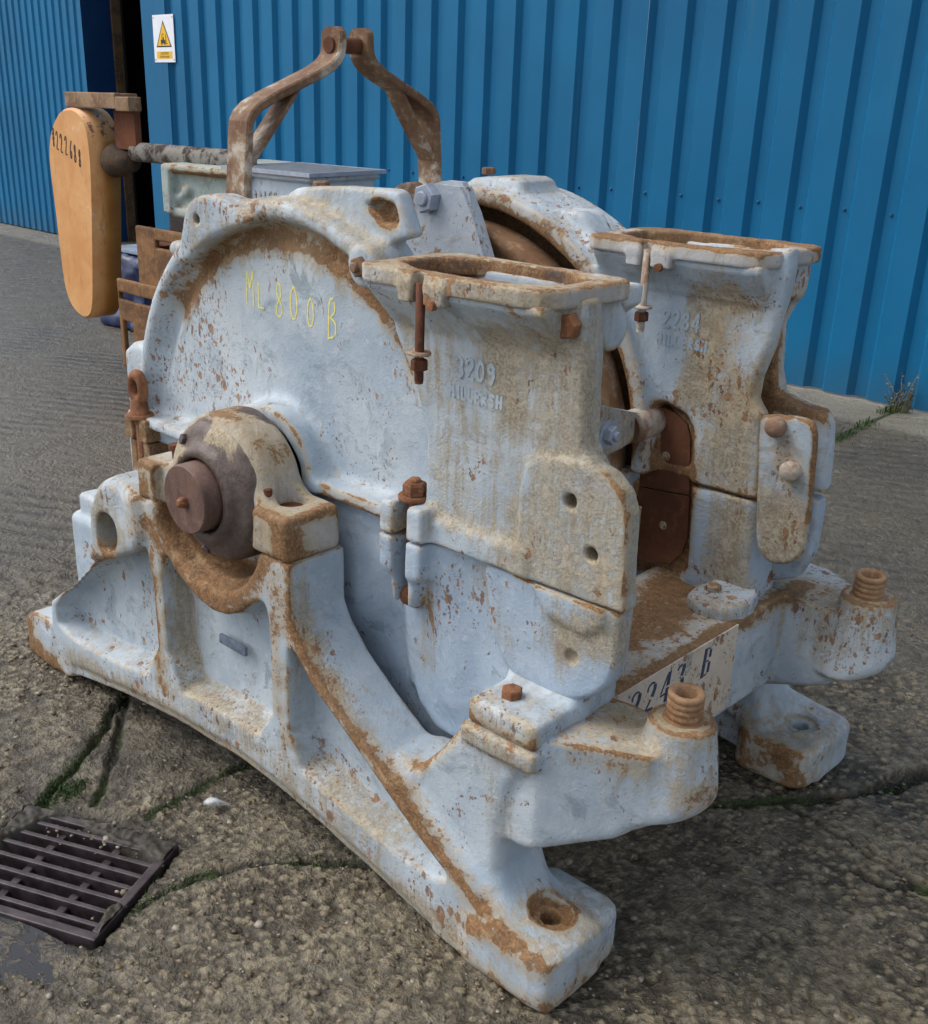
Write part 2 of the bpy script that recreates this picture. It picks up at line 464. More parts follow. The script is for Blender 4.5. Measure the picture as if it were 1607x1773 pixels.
PAINT_A, PAINT_B, PAINT_C = lc(154, 169, 182), lc(184, 193, 199), lc(120, 136, 149)
OCHRE, OCHRE2 = lc(148, 130, 98), lc(118, 104, 74)
RUST_A, RUST_B, RUST_C = lc(134, 98, 64), lc(94, 67, 46), lc(160, 130, 94)
def cast_paint(name, pa=PAINT_A, pb=PAINT_B, pc=PAINT_C, bias=0.0, sbias=0.0, ew=.24):
    """old pale paint on cast iron, chipped and rusting on edges; masks rust / stain / grease come from the mesh"""
    m = NT(name)
    A = lambda a, b: m.math('ADD', a, b)
    M = lambda a, b: m.math('MULTIPLY', a, b)
    big = m.noise(3.0, 7, .62, dist=.5); mid = m.noise(10, 9, .72, dist=.6); fine = m.noise(44, 7, .74); tiny = m.noise(170, 4, .65)
    drip = A(M(m.noise(1, 8, .72, vec=m.stretch((30, 30, 3.0)), dist=.4), .6), M(m.noise(1, 5, .6, vec=m.stretch((85, 85, 4.0)), dist=.25), .4))
    rust, stain, grease = m.attr('rust'), m.attr('stain'), m.attr('grease')
    pt = m.geo.outputs['Pointiness']
    edge = m.math('MINIMUM', m.math('MAXIMUM', m.lin(pt, .502, .555, 0, 1), 0), 1)
    cav = m.math('MINIMUM', m.math('MAXIMUM', m.lin(pt, .498, .45, 0, 1), 0), 1)
    # paint in several faded coats
    col = m.mix(m.step(A(M(big, .7), M(mid, .3)), .38, .60), pa, pb)
    col = m.mix(M(m.step(mid, .50, .66), .65), col, pc)
    col = m.mix(M(m.step(fine, .52, .70), .35), col, lc(206, 211, 214))
    scuff = M(m.step(m.noise(7.5, 10, .74, dist=.8), .585, .615), m.step(big, .42, .58))
    col = m.mix(M(scuff, .55), col, lc(104, 122, 132))
    col = m.mix(M(m.step(tiny, .55, .72), .18), col, lc(96, 108, 116))
    # brown film: a thin wash, then crusted streaks
    sv = A(A(M(stain, .50), M(drip, .66)), A(M(mid, .36), A(M(cav, .18), m.math('SUBTRACT', sbias, .058))))
    ocol = m.mix(m.step(fine, .36, .64), lc(170, 156, 122), lc(142, 122, 84)); ocol = m.mix(m.step(mid, .42, .62), ocol, lc(172, 166, 154))
    col = m.mix(M(m.step(sv, .50, .92), .62), col, ocol)
    crust = m.step(A(sv, M(A(fine, M(tiny, .35)), .60)), .98, 1.20)
    ccol = m.mix(m.step(tiny, .40, .60), lc(112, 96, 68), lc(162, 148, 118)); ccol = m.mix(M(m.step(fine, .48, .62), .7), ccol, lc(178, 170, 150)); ccol = m.mix(M(m.step(m.noise(19, 6, .7), .52, .64), .75), ccol, lc(122, 98, 66))
    col = m.mix(M(crust, .70), col, ccol)
    # rust
    rv = A(A(M(rust, .46), M(mid, .62)), A(M(fine, .46), A(M(edge, ew), A(M(tiny, .14), bias))))
    halo = M(m.step(rv, .70, .90), .70)
    rm = m.step(rv, .885, .935)
    warp = m.n.new('ShaderNodeVectorMath'); warp.operation = 'MULTIPLY_ADD'; m.l.new(m.noise(36, 4, .7, out='Color'), warp.inputs[0]); warp.inputs[1].default_value = (.030, .030, .036); m.l.new(m.stretch((1.15, 1.15, .72)), warp.inputs[2])
    dens = A(m.math('SUBTRACT', M(m.noise(2.8, 7, .76, dist=1.0), 2.1), .60), M(rust, .16))
    def spots(sc, lo, hi, rmin, rmax):
        vn = m.n.new('ShaderNodeTexVoronoi'); vn.inputs['Scale'].default_value = sc; m.l.new(warp.outputs[0], vn.inputs['Vector'])
        sp = m.n.new('ShaderNodeSeparateColor'); m.l.new(vn.outputs['Color'], sp.inputs[0])
        rad = m.math('MULTIPLY', m.math('SUBTRACT', A(sp.outputs[0], M(m.step(dens, lo, hi), .55)), .95), rmax)
        return m.step(m.math('SUBTRACT', rad, vn.outputs['Distance']), -.03, .05), sp.outputs[1]
    s1, t1 = spots(34, .42, .62, 0, .85); s2, t2 = spots(80, .42, .62, 0, .88); s3, t3 = spots(170, .40, .60, 0, .85)
    scr = M(m.step(m.noise(1, 6, .75, vec=m.stretch((30, 30, 9)), dist=2.0), .63, .66), m.step(m.noise(4, 4, .6), .50, .60))
    spt = m.math('MAXIMUM', m.math('MAXIMUM', s1, s2), m.math('MAXIMUM', M(s3, .8), M(scr, .8)))
    rcol = m.mix(m.step(fine, .36, .64), RUST_B, RUST_A)
    rcol = m.mix(M(m.step(tiny, .46, .64), .6), rcol, RUST_C)
    rcol = m.mix(M(m.step(big, .42, .66), .5), rcol, lc(124, 102, 76))
    rcol = m.mix(M(m.step(m.noise(24, 6, .74), .53, .66), .65), rcol, lc(172, 148, 114))
    col = m.mix(halo, col, m.mix(m.step(fine, .4, .6), lc(154, 132, 96), lc(174, 160, 134)))
    col = m.mix(M(spt, .86), col, m.mix(t2, lc(104, 74, 54), lc(160, 118, 78)))
    col = m.mix(rm, col, rcol)
    gm = m.step(A(grease, M(m.math('SUBTRACT', A(M(mid, .7), M(fine, .3)), .5), 1.6)), .42, .58)
    col = m.mix(M(gm, .93), col, m.mix(m.step(fine, .35, .65), lc(66, 55, 52), lc(94, 80, 76)))
    rm2 = m.math('MAXIMUM', rm, M(spt, .8))
    h = A(m.math('SUBTRACT', M(fine, .7), M(rm2, .60)), A(M(tiny, .45), M(crust, .25)))
    nb = m.bump(h, .0024, .9); nb = m.bump(A(mid, M(big, .5)), .008, .45, nb)
    rough = A(m.lin(mid, .3, .7, .50, .66), M(rm2, .22)); rough = m.math('SUBTRACT', rough, M(gm, .18))
    return m.done(col, rough, nb, spec=.35)
def rust_mat(name, a=RUST_A, b=RUST_B, c=RUST_C, sc=1.0, rough=.85, pale=0.0):
    m = NT(name)
    n1 = m.noise(6 * sc, 7, .65, dist=.4); n2 = m.noise(38 * sc, 6, .7); n3 = m.noise(160 * sc, 3, .6)
    dr = m.noise(1, 5, .6, vec=m.stretch((40, 40, 5)))
    col = m.mix(m.step(n1, .36, .64), b, a); col = m.mix(m.math('MULTIPLY', m.step(n2, .5, .68), .5), col, c)
    col = m.mix(m.math('MULTIPLY', m.step(dr, .5, .72), .35), col, tuple(.6 * x for x in b))
    if pale: col = m.mix(m.step(m.math('ADD', n1, m.math('MULTIPLY', n2, .3)), .72 - pale, .86 - pale), col, lc(176, 168, 156))
    nb = m.bump(m.math('ADD', n2, m.math('MULTIPLY', n3, .5)), .0025, .7)
    return m.done(col, m.lin(n2, .3, .7, rough - .1, min(1, rough + .08)), nb, spec=.3)
def flat(name, col, rough=.6, var=.15, sc=14, metal=0.0, bump=.3, spec=.4):
    m = NT(name)
    n1 = m.noise(sc, 5, .6); n2 = m.noise(sc * 7, 4, .6)
    c = m.mix(m.step(n1, .3, .7), tuple(x * (1 - var) for x in col), tuple(min(1, x * (1 + var)) for x in col))
    return m.done(c, m.lin(n2, .3, .7, rough - .08, rough + .08), m.bump(n2, .001, bump), metal=metal, spec=spec)

M_CAST = cast_paint('pale_blue_paint_on_cast_iron')
M_BASE = cast_paint('pale_blue_paint_on_base_casting', bias=.015)
M_FIG = cast_paint('pale_blue_paint_on_raised_figures', bias=.0, sbias=.08, ew=0)
M_LOWER = cast_paint('blue_grey_paint_on_lower_shell', lc(146, 164, 182), lc(166, 180, 194), lc(124, 142, 160), bias=-.02)
M_RUST = rust_mat('brown_rust')
M_BOLT = rust_mat('orange_rust_on_bolts', lc(140, 94, 64), lc(102, 66, 46), lc(164, 122, 90), 2.2)
M_DRUST = rust_mat('dark_rust', lc(112, 66, 42), lc(78, 46, 32), lc(128, 84, 58), .8, .8)
M_STRAP = rust_mat('brown_flaking_paint_on_straps', lc(134, 110, 86), lc(104, 74, 54), lc(168, 150, 122), 1.3, .72, pale=.06)
M_COLLAR = rust_mat('tan_rust_thread', lc(160, 128, 96), lc(128, 94, 66), lc(182, 156, 124), 1.6)
M_GREASE = flat('dark_oily_iron', lc(76, 64, 66), .48, .3, 9)
M_SHAFT = rust_mat('turned_steel_shaft_rusted', lc(108, 84, 74), lc(86, 66, 60), lc(130, 104, 92), 1.5, .6)
M_MOUTH = rust_mat('caked_mouth_lining', lc(140, 122, 112), lc(108, 90, 82), lc(172, 160, 146), 1.4, .9)
M_FLANGE = rust_mat('worn_mouth_rim', lc(160, 136, 116), lc(134, 106, 86), lc(184, 170, 156), 1.5, .75, pale=.12)
M_ZINC = flat('grey_painted_steel', lc(150, 158, 172), .5, .12, 30)
M_CHALK = flat('yellow_chalk', lc(226, 216, 120), .95, .12, 120)
M_MARKER = flat('black_marker', lc(26, 22, 22), .6, .1)
M_STENCIL = flat('navy_stencil_ink', lc(58, 66, 92), .7, .35, 60)
# ------------------------------------------------------------------ the grinding mill (x along its front, y to the rear, mid plane y = .62)
MILL = tag(empty('grinding_mill', (-1.0, 0.62, 0)), 'large weathered pale blue cast iron mill with two square open mouths on the concrete', 'machine')
YM, SX, SZ = 0.62, -1.01, 0.765      # mid plane, shaft axis
H = 0.0056
FAST = False

# base frame: front half, mirrored
v = Vol((-2.14, -0.03, -0.01), (0.30, YM, 0.84), H)
outline = [(-1.99, 0), (-1.99, .115), (-1.955, .14), (-1.83, .15), (-1.815, .225), (-1.70, .305), (-1.59, .392), (-1.54, .44), (-1.515, .52), (-1.475, .63), (-1.44, .685), (-1.395, .708), (-1.33, .700), (-1.295, .682), (-.728, .682), (-.725, .56), (-.70, .515), (-.645, .46), (-.545, .385), (-.475, .34), (-.341, .25), (-.23, .185), (-.17, .14), (-.03, .115), (0, .105), (0, 0),
           (-.245, 0), (-.284, .006), (-.456, .042), (-.623, .074), (-.785, .098), (-.96, .107), (-1.206, .096), (-1.487, .061), (-1.70, .022), (-1.76, .0)]
v.add(ext('Y', outline, 0.0, .16, .008))
# lightening pockets in the front face
pk = .066
p1 = chaikin([(-1.775, .155), (-1.775, .225), (-1.57, .385), (-1.45, .47), (-1.335, .545), (-1.275, .555), (-1.275, .205), (-1.50, .170)], 1)
p2 = chaikin([(-1.200, .21), (-1.200, .555), (-1.15, .51), (-1.04, .462), (-.93, .475), (-.825, .56), (-.815, .53), (-.815, .225), (-1.02, .232)], 1)
p3 = chaikin([(-.722, .215), (-.722, .475), (-.71, .465), (-.68, .43), (-.60, .372), (-.45, .27), (-.33, .195), (-.255, .152), (-.42, .160), (-.60, .192)], 1)
for p in (p1, p2, p3): v.cut(ext('Y', p, -.06, pk + .006, .008, draft=.22), .007)
# bottom rail bevel
v.cut(ext('Y', [(-1.72, -.05), (-1.72, .05), (-1.49, .085), (-1.2, .118), (-.96, .13), (-.78, .12), (-.6, .094), (-.42, .056), (-.3, .02), (-.3, -.05)], -.1, .004, .004), .02)
# saddle
v.cut(cyl('Y', (-1.03, .74), .238, -.1, .055, .02, rad1=.195), .012)
v.cut(cyl('Y', (-1.03, .74), .190, -.1, .135, .01), .006)
v.add(box((-1.255, .005, .50), (-1.215, .10, .70), .01), .02)
# ear at the left with its oval eye
v.add(ext('Y', [(-1.53, .45), (-1.50, .60), (-1.455, .67), (-1.40, .695), (-1.29, .68), (-1.27, .60), (-1.30, .54), (-1.42, .48)], -.022, .155, .018), .03)
v.cut(ext('Y', chaikin([(-1.462, .50), (-1.475, .56), (-1.45, .608), (-1.40, .612), (-1.372, .585), (-1.375, .54), (-1.41, .502)], 2), -.06, .09, .004), .008)
# feet
v.add(ext('Z', chaikin([(-.235, -.010), (-.10, -.012), (.002, -.012), (.004, .12), (.002, .25), (-.10, .25), (-.205, .25)], 2), 0, .112, .018), .025)
v.add(ext('Z', chaikin([(-1.99, .02), (-1.79, .0), (-1.79, .25), (-1.99, .25)], 1), 0, .112, .014), .03)
v.cut(cyl('Z', (-.085, .116), .046, .1085, .2, .002), .003); v.cut(cyl('Z', (-.083, .114), .021, -.1, .2, .002), .003)
# upright column over the right foot, pad and spring arm
v.add(ext('Y', [(-.44, .325), (-.39, .335), (-.335, .40), (-.275, .49), (-.10, .49), (-.155, .40), (-.175, .30), (-.17, .20), (-.135, .12), (-.13, .09), (-.25, .10), (-.36, .2), (-.46, .24)], .045, .195, .022), .045)
v.add(box((-.268, .030, .465), (-.088, .215, .505), .010), .016)
arm = [(-.24, .058), (-.10, .060), (.07, .158), (.11, .246), (.06, .305), (-.08, .290), (-.30, .28)]
v2 = Vol(v.lo, (0.30, YM, 0.84), H)
v2.add(ext('Z', arm, .25, .524, .006))
v2.cut(ext('Y', [(-.40, .1), (-.40, .27), (-.13, .272), (.05, .345), (.20, .425), (.3, .1)], -.1, .5, .02), .02)
v2.add(cyl('Z', (.074, .246), .084, .378, .572, .006, rad1=.060), .022)
v2.cut(ext('Y', [(-.05, .1), (.05, .352), (.10, .385), (.20, .44), (.3, .1)], -.1, .5, .02), .03)
k_ = .016; a_, b_ = v.d, v2.d; t_ = np.clip(.5 + .5 * (b_ - a_) / k_, 0, 1); v.d = (b_ * (1 - t_) + a_ * t_) - k_ * t_ * (1 - t_)
# cross beam at the delivery end with round pit for the discs
v.add(box((-.42, .20, .30), (-.10, YM + .1, .527), .005), .006)
v.cut(cyl('Y', (SX, SZ), .655, .27, YM + .1, .01), .006)

# far end: arm and beam
v.add(box((-1.985, .17, .10), (-1.60, .32, .415), .03), .02)
v.add(box((-1.90, .2, .12), (-1.66, YM + .1, .38), .012), .02)
v.add(box((-1.95, .19, .38), (-1.80, .30, .475), .014), .008)
# drain holes and lugs
v.mirror_y()
me = v.mesh('base_frame', 1, .0012, 1)
base_rust = [
 ([(-0.781,0,0.622),(-0.727,0,0.536),(-0.644,0,0.458),(-0.545,0,0.383),(-0.475,0,0.34),(-0.341,0,0.249),(-0.213,0,0.169),(-0.163,0,0.144)], .046, .60),
 ([(-1.254,0,0.627),(-1.178,0,0.56),(-1.066,0,0.5),(-0.93,0,0.525),(-0.853,0,0.59),(-0.802,0,0.678)], .045, .75),
 ([(-1.03 + .20 * math.cos(a), .05, .74 + .20 * math.sin(a)) for a in np.linspace(-2.9, -.2, 12)], .06, 1.0), ([(-1.03 + .19 * math.cos(a), .10, .74 + .19 * math.sin(a)) for a in np.linspace(-2.9, -.2, 12)], .05, 1.1),  # saddle bore: rust, laid on deeper to paint in the cavity's darkness
 ([(-1.249,0,0.546),(-1.252,0,0.405),(-1.26,0,0.191)], .022, .55),
 ([(-1.273,0.07,0.192),(-1.197,0.07,0.172),(-1.052,0.07,0.151),(-0.936,0.07,0.146)], .035, .75),
 ([(-0.733,0.07,0.154),(-0.624,0.07,0.116)], .04, .5),
 ([(-1.542,0,0.438),(-1.416,0,0.517),(-1.282,0,0.626),(-1.284,0,0.699)], .05, .5),
 ([(-0.8,0,0.632),(-0.722,0,0.671)], .035, .5),
 ([(-1.998,0.03,0.055),(-1.939,0.03,-0.001),(-1.834,0.03,0.001)], .06, .85),
 ([(-0.872,0,0.087),(-1.202,0,0.131),(-1.544,0,0.073)], .05, .35),
 ([(-.40, .06, .33), (-.30, .05, .46), (-.27, .13, .49)], .03, .5),
 ([(-.085, .115, .11)], .050, 1.25), ([(-1.25,0,0.538),(-1.252,0,0.405),(-1.26,0,0.191),(-1.234,0,0.184)], .03, .55), ([(-0.782,0,0.611),(-0.774,0,0.434),(-0.759,0,0.22)], .03, .5), ([(-1.982,0.02,0.075),(-1.952,0.02,0.017),(-1.834,0.02,-0.005)], .07, 1.0), ([(-.21, .0, .09), (-.13, -.01, .115), (-.03, -.01, .10)], .045, .62),
 ([(-.2, -.01, .02), (0, -.01, .02), (0, .25, .02)], .035, .55), ([(-.24, .0, .2), (-.2, .0, .12)], .05, .5),
 ([(-.12, .20, .515), (-.10, .45, .515), (-.10, 1.05, .515)], .04, .75),
 ([(-.30, .35, .515), (-.25, .62, .515), (-.28, .95, .515)], .13, .80),
 ([(-.09, .10, .50), (.06, .13, .50)], .035, .5), ([(-.05, .22, .512), (.0, .3, .512)], .08, .42),
 ([(.12, .18, .46), (.155, .25, .44)], .04, .55), ([(.074, .246, .59)], .10, .5), ([(.074, .994, .59)], .10, .35),
 ([(-.2, .98, .05), (-.05, .99, .07), (-.02, 1.0, .02)], .07, .65), ([(-.21, .99, .08)], .07, .6),
]
base_stain = [([(-1.733,0,0.071),(-1.203,0,0.122),(-0.848,0,0.115),(-0.547,0,0.086),(-0.237,0,0.033)], .05, .6), ([(-1.212,0.05,0.481),(-1.213,0.05,0.241)], .05, .6), ([(-0.711,0.02,0.575),(-0.68,0.02,0.322)], .05, .55), ([(-.2, .05, .45), (-.18, .05, .3)], .06, .35), 
 ([(-1.246,0,0.508),(-1.26,0,0.191),(-0.956,0,0.175),(-0.701,0,0.141),(-0.456,0,0.106)], .09, .45), ([(-1.481,0,0.1),(-0.959,0,0.126),(-0.623,0,0.105),(-0.369,0,0.054)], .06, .40),
 ([(-0.722,-0,0.658),(-0.67,0,0.53),(-0.58,0,0.443)], .06, .5), ([(-1.076,0,0.391),(-0.971,0,0.279)], .08, .3), ([(-1.456,0,0.608),(-1.335,0,0.519)], .10, .55),
 ([(-.27, .03, .49), (-.12, .03, .48)], .05, .6), ([(.0, .3, .51), (.07, .25, .55)], .14, .6), ([(.0, 1.0, .51), (.07, 1.0, .55)], .14, .55),
 ([(-.1, .03, .06), (0, .1, .06)], .10, .35), ([(-.2, 1.0, .06), (0, 1.1, .06)], .16, .35),
]
wear(me, base_rust, base_stain, up=.12, base=-.02)
link('base_frame', me, M_BASE, MILL)

# plain cream panel painted on the delivery end of the base, with stencilled number
bm = bmesh.new()
add_box(bm, (-.1000, .27, .318), (-.0965, .752, .522))
pan = link('number_panel', bm_mesh('number_panel', bm), None, MILL)
set_attr(pan.data, 'stain', [.22] * len(pan.data.vertices)); set_attr(pan.data, 'rust', [.16] * len(pan.data.vertices))
M_CREAM = cast_paint('cream_panel_paint', lc(192, 178, 160), lc(202, 190, 174), lc(176, 162, 146), bias=-.03, sbias=-.1, ew=0)
pan.data.materials.append(M_CREAM)

# bearing cap
v = Vol((-1.33, -.03, .66), (-.68, .18, 1.0), .0052)
v.add(cyl('Y', (SX, SZ), .175, .022, .155, .040))
v.add(box((-1.292, -.002, .684), (-.727, .148, .782), .014), .045)
v.cut(box((-1.4, -.1, .5), (-.6, .3, .684), .001))
v.cut(cyl('Y', (-1.03, .74), .192, -.1, .022, .01), .008)
v.cut(cyl('Z', (-.815, .085), .032, .765, .9, .003), .004)
me = v.mesh('bearing_cap', 2, .0014, 4)
GREASE = [([(SX + .02, -.01, SZ + .03), (SX + .06, -.01, SZ - .02), (SX + .03, -.01, SZ - .10)], .105, 1.3), ([(SX - .05, .01, SZ - .1), (SX + .1, .05, SZ - .1)], .10, 1.2), ([(SX - .04, .0, SZ + .13)], .06, .9), ([(SX + .02, .11, SZ + .165), (SX + .06, .13, SZ + .155)], .035, .9)]
wear(me, [([(-1.29, 0, .78), (-.73, 0, .78), (-.73, .15, .78)], .025, .6), ([(-.74, 0, .74), (-.735, .02, .68)], .05, .75), ([(-1.27, 0, .72)], .05, .6), ([(-1.05, .10, .93), (-.90, .10, .86)], .05, .45)],
     [([(-1.1, .05, .9), (-.9, .05, .85), (-.78, .05, .78)], .14, .40), ([(-.8, .0, .72)], .1, .6), ([(-1.25, 0, .73)], .1, .5)], up=.14, base=.12, sbase=.08, grease=GREASE)
M_CAP = cast_paint('worn_grey_white_paint_on_bearing_cap', lc(164, 160, 154), lc(190, 188, 184), lc(118, 106, 100), bias=.05, sbias=-.06)
cap = link('bearing_cap', me, M_CAP, MILL)
# bearing housing, oily and dark, and the shaft stub
v = Vol((-1.25, -.03, .55), (-.80, .18, .98), .0052)
v.add(cyl('Y', (SX, SZ), .163, .004, .13, .045)); v.add(cyl('Y', (SX, SZ), .108, -.018, .05, .012), .03); v.cut(cyl('Y', (SX, SZ), .086, -.1, .03, .004), .004)
me = v.mesh('bearing_housing', 2, .0014, 6)
wear(me, [], [([(SX, 0, SZ + .1)], .2, .7)], up=.1, base=.1, sbase=.3, grease=GREASE + [([(SX, .05, SZ - .1), (SX + .1, .05, SZ)], .12, 1.3), ([(SX - .12, .02, SZ - .05)], .09, 1.1), ([(SX, -.0, SZ + .09)], .05, .7)])
hs = link('bearing_housing', me, M_CAP, MILL)
bolt(hs, 'housing_screw', (SX - .075, .012, SZ + .105), (-.3, -1, .35), M_GREASE, .013, .016)
bolt(hs, 'housing_screw', (SX - .02, .016, SZ - .135), (0, -1, -.5), M_GREASE, .012, .014)
bm = bmesh.new()
add_lathe(bm, [(0, -.056), (.075, -.056), (.078, -.0525), (.078, 0), (.078, .002), (.078, .05), (0, .05)], (SX, 0, SZ), (0, 1, 0), 56)
st = link('shaft_end', bm_mesh('shaft_end', bm, True), M_SHAFT, MILL)
for p in st.data.polygons: p.use_smooth = abs(p.normal.y) < .5
bm = bmesh.new(); add_lathe(bm, [(0, 0), (.014, 0), (.013, .012), (.006, .020), (0, .020)], (SX + .004, -.056, SZ - .004), (0, -1, .1), 7)
link('centre_plug', bm_mesh('centre_plug', bm), M_BOLT, st)
bm = bmesh.new(); add_lathe(bm, [(0, 0), (.009, 0), (.009, .022), (.016, .022), (.016, .036), (0, .036)], (-1.225, .07, .78), (0, 0, 1), 10)
link('cap_stud', bm_mesh('cap_stud', bm), M_DRUST, cap)
bm = bmesh.new(); add_lathe(bm, [(0, 0), (.0095, 0), (.0095, .034), (0, .036)], (-.842, .045, .776), (0, -.05, 1), 10)
link('cap_stud', bm_mesh('cap_stud', bm), M_DRUST, cap)
bm = bmesh.new(); add_lathe(bm, [(0, 0), (.0315, 0), (0, .001)], (-.815, .085, .767), (0, 0, 1), 20)
link('bolt_hole', bm_mesh('bolt_hole', bm), M_DRUST, cap)
# dark unpainted plate between the ribs
q = [(-1.057,0.07,0.392),(-0.958,0.07,0.383),(-0.956,0.07,0.351),(-1.053,0.07,0.36)]
bm = bmesh.new()
add_box(bm, (min(p[0] for p in q), .048, min(p[2] for p in q) + .012), (max(p[0] for p in q), .0575, max(p[2] for p in q) - .006), None, .002)
link('maker_plate', bm_mesh('maker_plate', bm), flat('dark_lead_plate', lc(96, 106, 122), .5, .35, 40), MILL)

# ---------------- casings
FL = dict(x0=-.612, x1=-.160, y0=.088, y1=.325, z0=1.272, z1=1.303)
def build_upper(name, lug, dy):
    v = Vol((-1.78, .06, .75), (.03, .445, 1.46), .0053)
    # drum, front half and rear half with a groove between
    if lug == 1:
        v.add(cyl('Y', (-1.0, .78), .590, .234, .300, .034))
        v.add(ring('Y', (-1.0, .785), .552, .592, .200, .300, .018), .035)
        v.cut(ring('Y', (-1.0, .79), .500, .530, .10, .243, .008), .022)
        v.add(cyl('Y', (-1.0, .78), .550, .338, .415, .018))
        v.add(cyl('Y', (-1.0, .78), .520, .27, .40, .01), .006)
    else:
        v.add(ring('Y', (-1.0, .79), .545, .588, .105, .30, .014))
        v.add(cyl('Y', (-1.0, .79), .588, .25, .38, .035), .01)
    # ledge above the split and raised lip round the shaft
    v.add(box((-1.60, .168, .74), (-.30, .26, .800), .006), .024)
    v.add(ring('Y', (SX, SZ), .135, .172, .166, .26, .008), .025)
    v.cut(cyl('Y', (SX, SZ), .136, .0, .32, .004), .004)
    # chute to the mouth: a front skin, set back further in
    if lug == 1:
        ch = [(-.598, 1.285), (-.592, 1.17), (-.535, 1.08), (-.50, .98), (-.50, .72), (-.035, .72), (-.05, .97), (-.10, 1.0), (-.132, 1.04), (-.140, 1.20), (-.150, 1.285)]
        v.add(ext('Y', ch, .165, .222, .011), .026)
        v.add(ext('Y', [(-.595, 1.285), (-.585, 1.1), (-.5, .9), (-.5, .72), (-.26, .72), (-.25, 1.05), (-.25, 1.20), (-.18, 1.25), (-.18, 1.285)], .20, .31, .016), .01)
    else:
        ch = [(-0.657,1.274),(-0.604,1.234),(-0.558,1.101),(-0.518,0.999),(-0.482,0.936),(-0.4,0.939),(-0.345,0.921),(-0.325,0.894),(-0.321,0.82),(-0.309,0.682),(-0.135,0.731),(-0.151,0.861),(-0.161,0.962),(-0.184,0.993),(-0.182,1.04),(-0.161,1.114),(-0.149,1.227),(-0.143,1.268),(-0.147,1.311)]
        v.add(ext('Y', ch, .147, .192, .016), .030)
        v.add(ext('Y', [(-.60, 1.285), (-.58, 1.0), (-.40, .92), (-.36, .77), (-.27, .77), (-.27, 1.20), (-.20, 1.25), (-.20, 1.285)], .175, .31, .016), .01)
    if lug == 1: v.add(ext('Y', [(-.60, 1.285), (-.58, 1.0), (-.5, .78), (-.28, .78), (-.27, 1.0), (-.26, 1.20), (-.19, 1.25), (-.19, 1.285)], .335, .40, .014), .02)
    else: v.add(ext('Y', [(-0.603,1.256),(-0.183,1.299),(-0.18,1.215),(-0.211,1.136),(-0.203,1.035),(-0.187,0.985),(-0.133,0.97),(-0.085,0.964),(-0.066,0.939),(-0.058,0.855),(-0.056,0.788),(-0.374,0.704)], .262, .315, .012), .014)
    v.add(ext('Y', [(-.57, 1.27), (-.5, .78), (-.29, .78), (-.27, 1.20), (-.21, 1.27)], .20, .37, .01), .006)
    v.add(ext('X', [(.095, 1.278), (.095, 1.262), (.160 if lug == 1 else .142, 1.195), (.30, 1.195), (.310, 1.278)], FL['x0'] + .012, FL['x1'] - .018, .008), .018)
    if lug == 1:
        v.add(ext('Y', [(-.255, .73), (-.255, .93), (-.245, .985), (-.22, 1.006), (-.11, 1.02), (-.07, 1.012), (-.038, .985), (-.024, .95), (-.010, .73)], .154, .196, .007), .014)
        v.cut(cyl('Y', (-.141, .945), .013, .0, .20, .002), .005); v.cut(cyl('Y', (-.090, .86), .013, .0, .20, .002), .005)
        v.add(cyl('X', (.285, 1.222), .042, -.22, -.165, .012), .012)
        v.add(box((-.50, .150, .73), (-.23, .21, .822), .008), .025)
    # ear, top block with pocket, bolt boss
    if lug == 1:
        v.add(ext('Y', chaikin([(-1.346,1.21),(-1.319,1.278),(-1.297,1.336),(-1.269,1.363),(-1.228,1.375),(-1.18,1.378),(-1.138,1.367),(-1.102,1.349),(-1.046,1.337),(-1.077,1.317),(-1.163,1.299),(-1.243,1.26),(-1.305,1.214)], 1), .180, .255, .014), .014)
        v.cut(cyl('Y', [(-1.249,1.319)][0], .011, .0, .25, .001), .002)
        v.add(ext('Y', [(-0.993,1.335),(-1.005,1.37),(-0.996,1.392),(-0.977,1.401),(-0.816,1.416),(-0.683,1.42),(-0.667,1.415),(-0.644,1.374),(-0.624,1.335),(-0.748,1.3),(-0.889,1.321)], .245, .285, .010), .020)
        v.cut(ext('Y', [(-0.755,1.387),(-0.715,1.397),(-0.676,1.393),(-0.662,1.358),(-0.701,1.356)], .1, .272, .008), .010)
        v.add(cyl('Y', (-.705, 1.275), .042, .185, .30, .010), .022)
        v.add(box((-.585, .122, .73), (-.465, .25, .842), .009), .016)
        v.cut(box((-.545, .09, .70), (-.508, .185, .9), .004), .004)
        v.add(ext('Y', [(-1.70, .72), (-1.70, .935), (-1.66, .965), (-1.50, .96), (-1.5, .72)], .235, .30, .016), .03)
    else:
        v.add(ext('Y', [(-1.043,1.341),(-1.037,1.377),(-1.022,1.393),(-0.961,1.401),(-0.891,1.402),(-0.869,1.393),(-0.856,1.362),(-0.821,1.349),(-0.766,1.326),(-0.861,1.28),(-0.975,1.309)], .150, .30, .016), .025)
        v.add(ext('Y', chaikin([(-0.78,1.307),(-0.77,1.33),(-0.731,1.34),(-0.692,1.338),(-0.666,1.31),(-0.641,1.273),(-0.697,1.241)], 1), .17, .26, .014), .02)
    v.clip('Z', .772)
    # mouth opening
    v.cut(ext('Z', [(-.567, .120), (-.203, .120), (-.203, .300), (-.567, .300)], 1.2625, 1.5, .002), .002)
    yb = .196 if lug == 1 else .172
    if lug == 2: v.cut(cyl('Y', (-1.0, .79), .545, .0, .25, .004), .004)
    v.cut(ext('Y', [(-.36, 1.19), (-.270, 1.195), (-.205, 1.2625), (-.205, 1.30), (-.36, 1.30)], .205, .296, .003), .002)
